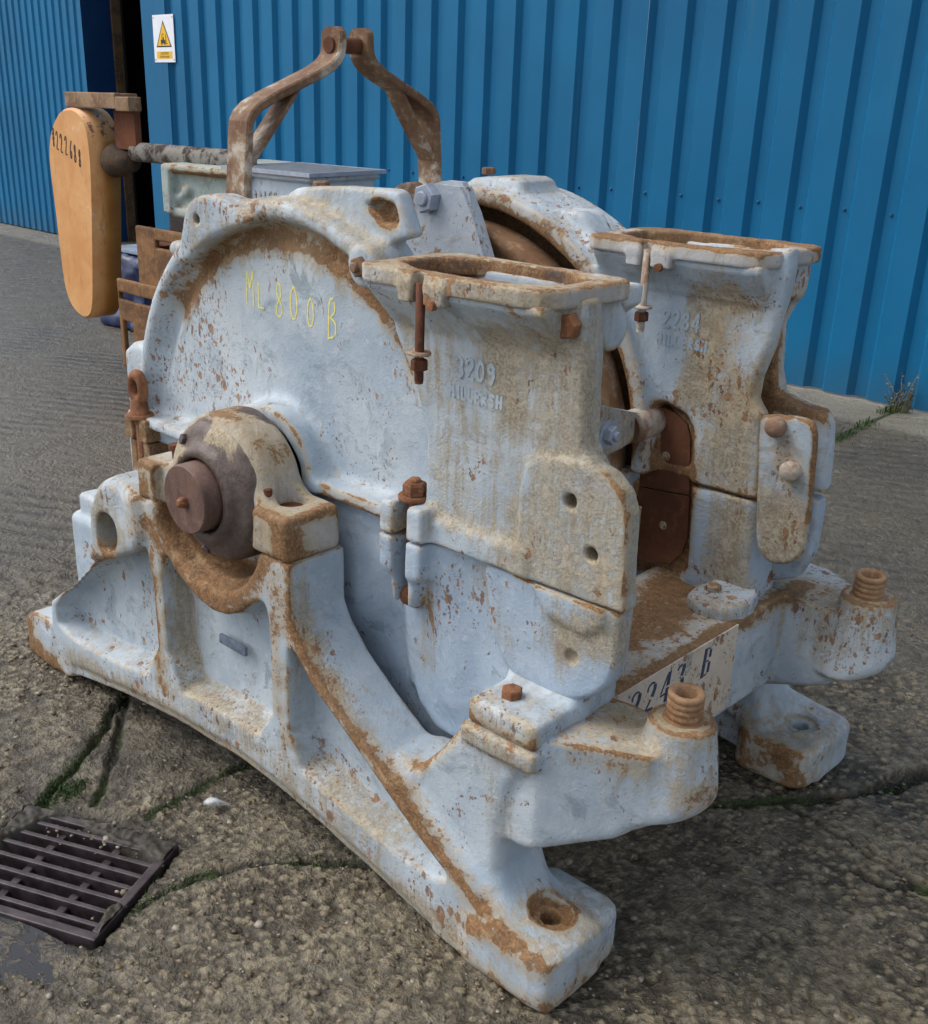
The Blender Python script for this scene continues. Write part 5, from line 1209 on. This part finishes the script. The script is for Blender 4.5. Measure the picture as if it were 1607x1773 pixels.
def worley(P2, cell, seed):
    r = np.random.default_rng(seed); T = 128; J = r.uniform(.1, .9, (T, T, 2)); Hh = r.uniform(0, 1, (T, T))
    q = P2 / cell; i = np.floor(q).astype(int); best = np.full(len(q), 9.); hv = np.zeros(len(q))
    for a in (-1, 0, 1):
        for b in (-1, 0, 1):
            c = i + (a, b); jj = c % T; d = ((q - c - J[jj[:, 0], jj[:, 1]]) ** 2).sum(1); m = d < best
            best = np.where(m, d, best); hv = np.where(m, Hh[jj[:, 0], jj[:, 1]], hv)
    return np.sqrt(best), hv
msk = fine > 0; Pm = P[msk]
warp = Pm[:, :2] + .006 * np.stack([vnoise(Pm, 40, 20), vnoise(Pm, 40, 21)], 1)
w1, h1 = worley(warp, .020, 3); w2, h2 = worley(warp, .011, 4)
expo = np.clip(.55 + .8 * vnoise(Pm, 2.2, 22) + .35 * vnoise(Pm, 6, 23) + .5 * np.clip((Pm[:, 0] + .9) * .8, -.6, .6), 0, 1)   # how far the stones stand out
hgt = (.25 + .75 * expo) * (.0065 * h1 * np.clip(1 - (w1 / .58) ** 2, 0, 1) + .0030 * h2 * np.clip(1 - (w2 / .55) ** 2, 0, 1)) + .0034 * vnoise(Pm, 26, 24) + .0022 * vnoise(Pm, 70, 25) + .003 * vnoise(Pm, 5, 26)
pitv = np.clip((.0028 - hgt) / .004, 0, 1)
hgt -= .0045
z = np.zeros(len(P)); z[msk] = hgt * fine[msk]
z += .004 * vnoise(P, 1.1, 27) * np.clip(1.5 - np.hypot(P[:, 0], P[:, 1]) / 20, 0, 1)
agg = np.zeros(len(P)); agg[msk] = expo * h1 * np.clip(1.05 - w1 / .6, 0, 1)
stone = np.zeros(len(P)); stone[msk] = h1
pits = np.full(len(P), .35); pits[msk] = pitv * fine[msk] + .35 * (1 - fine[msk])
moss = np.zeros(len(P)); dark = np.zeros(len(P))
Pw = P[:, :2] + .009 * np.stack([vnoise(P, 18, 30), vnoise(P, 18, 31)], 1) + .003 * np.stack([vnoise(P, 60, 32), vnoise(P, 60, 33)], 1)
for pts, hw, dp, mo in cracks:
    best = np.full(len(P), 1e9)
    for a, b in zip(pts[:-1], pts[1:]):
        a = np.array(a); b = np.array(b); e = b - a; t = np.clip(((Pw - a) @ e) / (e @ e), 0, 1); best = np.minimum(best, ((Pw - a - t[:, None] * e) ** 2).sum(1))
    best = np.sqrt(best); wv = hw * (.75 + .5 * vnoise(P, 9, 34))
    g = np.clip(1.35 - best / np.maximum(wv, .002), 0, 1); g = g * g * (3 - 2 * g)
    z -= dp * g * np.maximum(fine, .3); dark = np.maximum(dark, g)
    moss = np.maximum(moss, mo * np.exp(-(best / (wv * 1.9 + .004)) ** 2) * np.clip(.65 + .8 * vnoise(P, 8, 35), .15, 1))
# drain pit and the puddle beside it
gu = (P[:, :2] - np.array(GC[:2])) @ np.array(GU[:2]); gv = (P[:, :2] - np.array(GC[:2])) @ np.array(GV[:2])
edge_n = .006 * vnoise(P, 25, 36)
pit = (np.abs(gu) < GW + .012 + edge_n) & (np.abs(gv) < GH + .012 + edge_n)
rimd = np.maximum(np.abs(gu) - GW, np.abs(gv) - GH)
z -= .012 * np.clip(1 - rimd / .07, 0, 1) * (rimd > 0)
moss = np.maximum(moss, .75 * np.exp(-(np.maximum(rimd, 0) / .022) ** 2) * np.clip(.4 + .9 * vnoise(P, 12, 37), 0, 1) * (rimd > -.02))
dark = np.maximum(dark, .45 * np.exp(-(np.maximum(rimd, 0) / .03) ** 2) * (rimd > -.02))
z[pit] = -.16
pud = np.exp(-(((gu + .02) / .20) ** 2 + ((gv + GH + .085) / .075) ** 2)); z -= .020 * pud * (~pit)
z += .006 * vnoise(P, 24, 44) * pud + .003 * vnoise(P, 60, 45) * pud
pud2 = np.exp(-(((P[:, 0] + .98) / .10) ** 2 + ((P[:, 1] + .76) / .08) ** 2)); z -= .012 * pud2
wet = np.clip(1.2 * pud + 1.0 * pud2 + .6 * np.exp(-(np.maximum(rimd, 0) / .06) ** 2), 0, 1)
P[:, 2] = z
I = np.arange(nx * ny).reshape(nx, ny)
F = np.stack([I[:-1, :-1].ravel(), I[1:, :-1].ravel(), I[1:, 1:].ravel(), I[:-1, 1:].ravel()], 1)
me = quads('concrete_ground', P, F)
for n_, v_ in (('agg', agg), ('stone', stone), ('moss', moss), ('dark', dark), ('wet', wet), ('fine', fine), ('pits', pits)): set_attr(me, n_, v_)
mg = NT('worn_wet_concrete')
sx_ = mg.n.new('ShaderNodeSeparateXYZ'); mg.l.new(mg.pos, sx_.inputs[0])
b1_ = mg.noise(.8, 5, .6, dist=.6); b2_ = mg.noise(4.5, 6, .65); b3_ = mg.noise(22, 6, .7); b4_ = mg.noise(90, 5, .7); b5_ = mg.noise(240, 3, .6)
vc = mg.voro(46, out='Color'); vsep = mg.n.new('ShaderNodeSeparateColor'); mg.l.new(vc, vsep.inputs[0])
vd = mg.voro(46); vd2 = mg.voro(95)
cg = mg.mix(mg.step(b2_, .32, .68), lc(86, 79, 63), lc(118, 109, 91))
cg = mg.mix(mg.math('MULTIPLY', mg.step(b1_, .40, .62), .75), cg, lc(116, 110, 99))
cg = mg.mix(mg.math('MULTIPLY', mg.step(b3_, .50, .70), .5), cg, lc(84, 74, 54))
# pebbles showing in the surface
pb = mg.math('MULTIPLY', mg.math('SUBTRACT', 1, mg.step(vd, .30, .52)), mg.step(b2_, .34, .6))
pcol = mg.mix(vsep.outputs[0], lc(62, 55, 40), lc(140, 128, 104)); pcol = mg.mix(mg.step(vsep.outputs[1], .72, .9), pcol, lc(112, 92, 50))
cg = mg.mix(mg.math('MULTIPLY', pb, .62), cg, pcol)
c1_ = mg.noise(34, 4, .62, dist=1.2); c2_ = mg.noise(15, 6, .7, dist=.8)
cg = mg.mix(mg.math('MULTIPLY', mg.step(c1_, .52, .62), .62), cg, lc(58, 51, 37)); cg = mg.mix(mg.math('MULTIPLY', mg.step(c1_, .45, .36), .42), cg, lc(158, 148, 124))
cg = mg.mix(mg.math('MULTIPLY', mg.step(c2_, .54, .66), .5), cg, lc(66, 60, 44)); cg = mg.mix(mg.math('MULTIPLY', mg.step(b1_, .52, .60), .40), cg, lc(60, 55, 42))
cg = mg.mix(mg.math('MULTIPLY', mg.step(b4_, .52, .70), .55), cg, lc(50, 44, 32))
cg = mg.mix(mg.math('MULTIPLY', mg.step(b4_, .46, .30), .30), cg, lc(146, 136, 118))
cg = mg.mix(mg.math('MULTIPLY', mg.attr('pits'), .72), cg, lc(44, 38, 28))  # low spots coloured darker: pit dirt plus painted shade of the hollows
ag = mg.attr('agg'); cg = mg.mix(mg.math('MULTIPLY', mg.step(ag, .12, .5), .55), cg, mg.mix(mg.attr('stone'), lc(96, 84, 58), lc(160, 148, 122)))
far = mg.step(mg.math('SUBTRACT', sx_.outputs[1], mg.math('MULTIPLY', sx_.outputs[0], .55)), 1.6, 4.2)
left = mg.step(sx_.outputs[0], -1.6, -5.0)
cg = mg.mix(mg.math('MULTIPLY', mg.math('MULTIPLY', left, .55), mg.lin(b2_, .3, .7, .6, 1)), cg, mg.mix(mg.step(c2_, .4, .6), lc(104, 102, 98), lc(70, 68, 64)))
strip = mg.math('MULTIPLY', mg.step(mg.math('ADD', sx_.outputs[1], mg.math('MULTIPLY', sx_.outputs[0], .0191)), 4.30, 4.42), .85)
cg = mg.mix(strip, cg, mg.mix(b2_, lc(116, 110, 96), lc(150, 144, 130)))
ms = mg.attr('moss'); dk = mg.attr('dark'); wt = mg.attr('wet')
mc = mg.mix(mg.step(b4_, .35, .65), lc(28, 36, 14), lc(70, 86, 32)); mc = mg.mix(mg.step(b3_, .5, .7), mc, lc(36, 32, 20))
cg = mg.mix(mg.math('MULTIPLY', dk, .95), cg, lc(22, 20, 15))
cg = mg.mix(mg.math('MULTIPLY', mg.step(mg.math('ADD', ms, mg.math('MULTIPLY', b3_, .5)), .50, .82), .9), cg, mc)
cg = mg.mix(mg.math('MULTIPLY', wt, .55), cg, lc(50, 48, 46))
# ribbed casting marks on the far left slabs
rv_ = mg.n.new('ShaderNodeTexWave'); rv_.wave_type = 'BANDS'; rv_.bands_direction = 'X'; rv_.inputs['Scale'].default_value = 3.4; rv_.inputs['Distortion'].default_value = 3.2; rv_.inputs['Detail'].default_value = 2; rv_.inputs['Detail Scale'].default_value = 1.6
mpg = mg.n.new('ShaderNodeMapping'); mpg.inputs['Rotation'].default_value = (0, 0, math.radians(62)); mg.l.new(mg.pos, mpg.inputs['Vector']); mg.l.new(mpg.outputs[0], rv_.inputs['Vector'])
ribm = mg.math('MULTIPLY', mg.math('MAXIMUM', mg.math('MULTIPLY', mg.step(sx_.outputs[0], -1.9, -2.6), mg.step(sx_.outputs[0], -7.5, -4.5)), mg.math('MULTIPLY', mg.step(sx_.outputs[1], 1.8, 2.4), .5)), mg.step(b1_, .42, .60))
hh = mg.math('ADD', mg.math('MULTIPLY', b4_, .55), mg.math('ADD', mg.math('MULTIPLY', b3_, .6), mg.math('MULTIPLY', b5_, .25)))
hh = mg.math('ADD', hh, mg.math('MULTIPLY', mg.math('SUBTRACT', 1, vd), .4)); hh = mg.math('SUBTRACT', hh, mg.math('MULTIPLY', c1_, 1.3)); hh = mg.math('SUBTRACT', hh, mg.math('MULTIPLY', c2_, .9)); hh = mg.math('ADD', hh, mg.math('MULTIPLY', mg.math('SUBTRACT', 1, vd2), .3))
nb = mg.bump(hh, .011, .95); nb = mg.bump(mg.math('MULTIPLY', rv_.outputs['Fac'], ribm), .012, .8, nb)
cg = mg.mix(mg.math('MULTIPLY', mg.math('MULTIPLY', mg.math('SUBTRACT', 1, rv_.outputs['Fac']), ribm), .34), cg, lc(58, 54, 46))
rg = mg.math('SUBTRACT', mg.lin(b2_, .35, .65, .46, .22), mg.math('MULTIPLY', wt, .2))
M_GROUND = mg.done(cg, rg, nb, spec=.45)
gr = link('concrete_ground', me, M_GROUND); gr['kind'] = 'structure'
# standing water beside the drain
bm = bmesh.new(); w_ = []
for k in range(40):
    a = 2 * PI * k / 40; w_.append(bm.verts.new(GC + GU * (.25 * math.cos(a) - .02) + GV * (.085 * math.sin(a) - GH - .085) + Vector((0, 0, -.0135))))
bm.faces.new(w_)
mp = NT('shallow_murky_water'); p1_ = mp.noise(26, 6, .7, dist=.6); p2_ = mp.noise(90, 3, .6)
pm = mp.step(p1_, .50, .60)
mwat = mp.done(mp.mix(pm, lc(40, 40, 42), mp.mix(p2_, lc(60, 55, 46), lc(88, 80, 66))), mp.lin(pm, 0, 1, .08, .5), mp.bump(mp.math('MULTIPLY', p2_, pm), .004, .8), spec=.5)
pu = link('puddle', bm_mesh('puddle', bm), mwat); pu['kind'] = 'structure'
# drain grating
GR = tag(empty('drain_grating', GC, GA), 'square rusty iron drain grating set in the concrete, half choked with silt', 'drain cover')
M_IRON = flat('wet_dark_cast_iron', lc(58, 50, 52), .40, .45, 30, bump=.6)
def gobj(name, bm, mat=M_IRON):
    me = bm_mesh(name, bm); o = bpy.data.objects.new(name, me); COL.objects.link(o); o.parent = GR; me.materials.append(mat); return o
bm = bmesh.new(); t0 = .022
add_box(bm, (-GW, -GH, -.06), (GW, -GH + t0, -.0065), None, .003); add_box(bm, (-GW, GH - t0, -.06), (GW, GH, -.0065), None, .003)
add_box(bm, (-GW, -GH + t0, -.06), (-GW + t0, GH - t0, -.007), None, .003); add_box(bm, (GW - t0, -GH + t0, -.06), (GW, GH - t0, -.007), None, .003)
gobj('grating_frame', bm)
bm = bmesh.new(); add_box(bm, (-GW + t0 - .004, -.0062, -.052), (GW - t0 + .004, .0062, -.008), None, .0025); bar_me = None
for k in range(7):
    y = -GH + t0 + (k + .5) * (2 * GH - 2 * t0) / 7
    if k == 0: o = gobj('bar', bm); bar_me = o.data
    else: o = bpy.data.objects.new('bar', bar_me); COL.objects.link(o); o.parent = GR
    o.location = (0, y, random.uniform(-.001, .001))
bm = bmesh.new()
for x in (-.075, .075): add_box(bm, (x - .01, -GH + t0, -.058), (x + .01, GH - t0, -.022), None, .003)
gobj('cross_bar', bm)
bm = bmesh.new(); add_box(bm, (-GW + .002, -GH + .002, -.158), (GW - .002, GH - .002, -.150)); gobj('sump', bm, flat('black_sludge', lc(18, 16, 14), .3, .3))
# silt lying between the bars at the upper and right edges
bm = bmesh.new(); ns = 46
for i in range(ns):
    for j in range(ns):
        pass
gu_, gv_ = np.meshgrid(np.linspace(-GW + .004, GW - .004, 90), np.linspace(-GH + .004, GH - .004, 76), indexing='ij')
q = np.stack([GC.x + gu_.ravel() * GU.x + gv_.ravel() * GV.x, GC.y + gu_.ravel() * GU.y + gv_.ravel() * GV.y, 0 * gu_.ravel()], 1)
fill = .55 * np.exp(-((gu_.ravel() - GW) / .05) ** 2) + .75 * np.exp(-((gv_.ravel() - GH) / .055) ** 2) + .45 * np.exp(-((gu_.ravel() + GW) / .06) ** 2) * (gv_.ravel() > -.02) + .35 * vnoise(q, 14, 40)
q[:, 2] = -.11 + .115 * np.clip(fill * 1.45, 0, .955) + .004 * vnoise(q, 60, 41) + .003 * vnoise(q, 130, 42)
I = np.arange(90 * 76).reshape(90, 76)
me = quads('silt', q, np.stack([I[:-1, :-1].ravel(), I[1:, :-1].ravel(), I[1:, 1:].ravel(), I[:-1, 1:].ravel()], 1))
o = link('silt', me, None); o.data.materials.append(flat('dark_silt', lc(46, 42, 34), .55, .4, 60, bump=1.0)); o['kind'] = 'stuff'
# ------------------------------------------------------------------ loose stones of the worn surface, moss and grass tufts
def scatter(n, region, size, seed, name, mat, flatn=.55, zoff=0.0):
    r = np.random.default_rng(seed); V = []; Fc = []
    ico = bmesh.new(); bmesh.ops.create_icosphere(ico, subdivisions=1, radius=1); iv = np.array([v.co[:] for v in ico.verts]); fi = np.array([[v.index for v in f.verts] for f in ico.faces]); ico.free()
    pts = region(r, n); zz = ground_z(pts); m = len(pts)
    sc = size * r.lognormal(0, .4, m); an = r.uniform(0, 2 * PI, m)
    V = np.repeat(iv[None], m, 0) * (1 + r.uniform(-.22, .22, (m, len(iv), 1)))
    V = V * np.stack([sc, sc * r.uniform(.6, 1, m), sc * flatn * r.uniform(.6, 1.1, m)], 1)[:, None, :]
    c, s = np.cos(an)[:, None], np.sin(an)[:, None]
    X = V[:, :, 0] * c - V[:, :, 1] * s; Y_ = V[:, :, 0] * s + V[:, :, 1] * c
    V = np.stack([X + pts[:, :1], Y_ + pts[:, 1:2], V[:, :, 2] + (zz + zoff * sc)[:, None]], 2).reshape(-1, 3)
    Fc = (fi[None] + (np.arange(m) * len(iv))[:, None, None]).reshape(-1, 3)
    me = quads(name, V, Fc); set_attr(me, 'tone', np.repeat(r.uniform(0, 1, m), len(iv))); me.materials.append(mat)
    o = bpy.data.objects.new(name, me); COL.objects.link(o); o['kind'] = 'stuff'; return o
Zg = z.reshape(nx, ny)
def ground_z(p):
    i = np.clip(np.searchsorted(GXa, p[:, 0]) - 1, 0, nx - 2); j = np.clip(np.searchsorted(GYa, p[:, 1]) - 1, 0, ny - 2); return np.maximum(Zg[i, j], -.03)
mst = NT('aggregate_stone'); tn = mst.attr('tone'); s3_ = mst.noise(60, 4, .6)
cr = mst.n.new('ShaderNodeValToRGB'); mst.l.new(tn, cr.inputs[0]); cr.color_ramp.elements[0].color = (*lc(52, 45, 34), 1); cr.color_ramp.elements[1].color = (*lc(150, 142, 126), 1)
for p_, c_ in ((.3, lc(86, 76, 58)), (.55, lc(108, 98, 82)), (.72, lc(98, 80, 48)), (.86, lc(122, 114, 102))): e = cr.color_ramp.elements.new(p_); e.color = (*c_, 1)
M_STONE = mst.done(mst.mix(mst.math('MULTIPLY', mst.step(s3_, .45, .7), .5), cr.outputs[0], lc(80, 72, 56)), .5, mst.bump(s3_, .002, .6))
def reg_front(r, n):
    p = np.stack([r.uniform(-2.3, .60, n), r.uniform(-.78, 1.7, n)], 1)
    e = .55 + .8 * vnoise(np.c_[p, np.zeros(n)], 2.2, 22) + .35 * vnoise(np.c_[p, np.zeros(n)], 6, 23) + .5 * np.clip((p[:, 0] + .9) * .8, -.6, .6)
    d = np.abs((p - np.array(GC[:2])) @ np.array(GU[:2])) > GW + .01; d |= np.abs((p - np.array(GC[:2])) @ np.array(GV[:2])) > GH + .01
    return p[(r.uniform(0, 1, n) < np.clip(e, .05, 1)) & d]
scatter(15000, reg_front, .0044, 5, 'aggregate_stones', M_STONE, .45, -.15)
scatter(70, reg_front, .0062, 6, 'loose_gravel', M_STONE, .7, .4)
def reg_drain(r, n):
    a = r.uniform(-GW, GW, n); b = r.uniform(-GH, GH, n); k = (b > GH - .09) | (a > GW - .05); a, b = a[k], b[k]
    return np.stack([GC.x + a * GU.x + b * GV.x, GC.y + a * GU.y + b * GV.y], 1)
_gz = ground_z; ground_z = lambda p: np.full(len(p), -.012)
scatter(160, reg_drain, .005, 8, 'drain_grit', M_STONE, .6, 0)
ground_z = _gz
def reg_pud(r, n):
    a = r.uniform(-.26, .22, n); b = r.uniform(-GH - .17, -GH - .01, n); return np.stack([GC.x + a * GU.x + b * GV.x, GC.y + a * GU.y + b * GV.y], 1)
scatter(34, reg_pud, .0050, 9, 'puddle_pebbles', M_STONE, .5, .1)
# moss and small grass in the joints
mgr = NT('grass_and_moss'); tg_ = mgr.attr('tone'); gcol = mgr.mix(tg_, lc(22, 34, 14), lc(66, 92, 34)); M_GRASS = mgr.done(gcol, .7)
def tufts(name, paths, dens, hmin, hmax, spread, seed):
    r = np.random.default_rng(seed); V = []; F = []; T = []
    for pts, d in paths:
        pts = np.array(pts)
        for a, b in zip(pts[:-1], pts[1:]):
            n = max(1, int(np.linalg.norm(b - a) * dens * d))
            for _ in range(n):
                t = r.uniform(); c = a + (b - a) * t + r.normal(0, spread, 2)
                if vnoise(np.array([[c[0], c[1], 0]]), 9, 50)[0] < -.15: continue
                z0 = float(_gz(c[None])[0]); h = r.uniform(hmin, hmax); an = r.uniform(0, 2 * PI); w = h * .07 + .0006; ln = r.uniform(.2, .9) * h
                dx, dy = math.cos(an), math.sin(an); k = len(V)
                V += [(c[0] - dy * w, c[1] + dx * w, z0 - .002), (c[0] + dy * w, c[1] - dx * w, z0 - .002), (c[0] + dx * ln * .4 + dy * w * .8, c[1] + dy * ln * .4 - dx * w * .8, z0 + h * .65), (c[0] + dx * ln * .4 - dy * w * .8, c[1] + dy * ln * .4 + dx * w * .8, z0 + h * .65), (c[0] + dx * ln, c[1] + dy * ln, z0 + h)]
                F += [(k, k + 1, k + 2, k + 3), (k + 3, k + 2, k + 4)]; T += [r.uniform()] * 5
    me = bpy.data.meshes.new(name); me.from_pydata(V, [], F); me.update(); set_attr(me, 'tone', T); me.materials.append(M_GRASS)
    o = bpy.data.objects.new(name, me); COL.objects.link(o); o['kind'] = 'stuff'; return o
tufts('moss_and_grass', [([(-1.256,-0.343),(-1.309,-0.276),(-1.235,-0.286),(-1.27,-0.235)], 5.0), ([(-1.029,-0.194),(-1.042,-0.117),(-1.048,-0.037),(-1.055,0.073)], 1.6), ([(-0.726,-0.132),(-0.697,-0.09),(-0.656,-0.041),(-0.579,0.028)], 1.6), ([(-0.764,-0.424),(-0.812,-0.345),(-0.865,-0.289)], .6), (cracks[4][0], .6), (cracks[0][0], .5), ([(-0.812,-0.535),(-0.789,-0.535)], 6)], 1500, .003, .010, .011, 60)
tufts('joint_weeds', [(cracks[7][0], 1.5), ([(-1.365,4.697),(-1.354,4.978)], 4)], 260, .012, .035, .025, 61)
# a dry weed by the foot of the wall
wp = np.array([(-1.335,4.784,0)])[0]; bm = bmesh.new()
for k in range(16):
    a = random.uniform(0, 2 * PI); h = random.uniform(.08, .24); l = random.uniform(.02, .12); b0 = Vector((wp[0] + random.uniform(-.05, .05), wp[1] + random.uniform(-.05, .03), 0))
    add_tube(bm, [b0, b0 + Vector((math.cos(a) * l * .4, math.sin(a) * l * .3, h * .6)), b0 + Vector((math.cos(a) * l, math.sin(a) * l * .6, h))], [.004, .003, .001], 4)
    for q_ in range(5):
        t = random.uniform(.3, 1); c = b0 + Vector((math.cos(a) * l * t, math.sin(a) * l * t * .6, h * t)); s_ = random.uniform(.012, .03)
        d1 = Vector((random.uniform(-1, 1), random.uniform(-1, 1), random.uniform(-.2, 1))).normalized() * s_; d2 = d1.cross(Vector((0, 0, 1))).normalized() * s_ * .3
        bm.faces.new([bm.verts.new(c), bm.verts.new(c + d1 * .5 + d2), bm.verts.new(c + d1), bm.verts.new(c + d1 * .5 - d2)])
o = link('weed', bm_mesh('weed', bm), flat('dry_weed', lc(104, 102, 84), .8, .35, 40)); tag(o, 'dry straggly weed growing in the joint at the foot of the blue wall', 'weed')
# crumpled white scrap
bm = bmesh.new(); c0 = Vector((*[(-0.944,-0.059)][0], .010)); ring0 = []
for k in range(9):
    t = k / 8; w = .012 * math.sin(PI * min(1, t * 1.15 + .08)) + .002; b = c0 + Vector((.030 * (t - .5) * 1.5, .050 * (t - .5) * 1.0, .006 * math.sin(t * 5) + .004)); ring0.append((bm.verts.new(b + Vector((w, -w * .8, 0))), bm.verts.new(b + Vector((0, 0, .004 * math.sin(PI * t) + .002))), bm.verts.new(b + Vector((-w, w * .8, .001)))))
for a, b in zip(ring0[:-1], ring0[1:]): bm.faces.new((a[0], b[0], b[1], a[1])); bm.faces.new((a[1], b[1], b[2], a[2]))
bmesh.ops.solidify(bm, geom=list(bm.faces), thickness=.0015)
o = link('feather', bm_mesh('feather', bm, True), flat('white_feather', lc(226, 228, 230), .8, .05)); tag(o, 'small white feather lying on the concrete between mill and drain', 'feather')
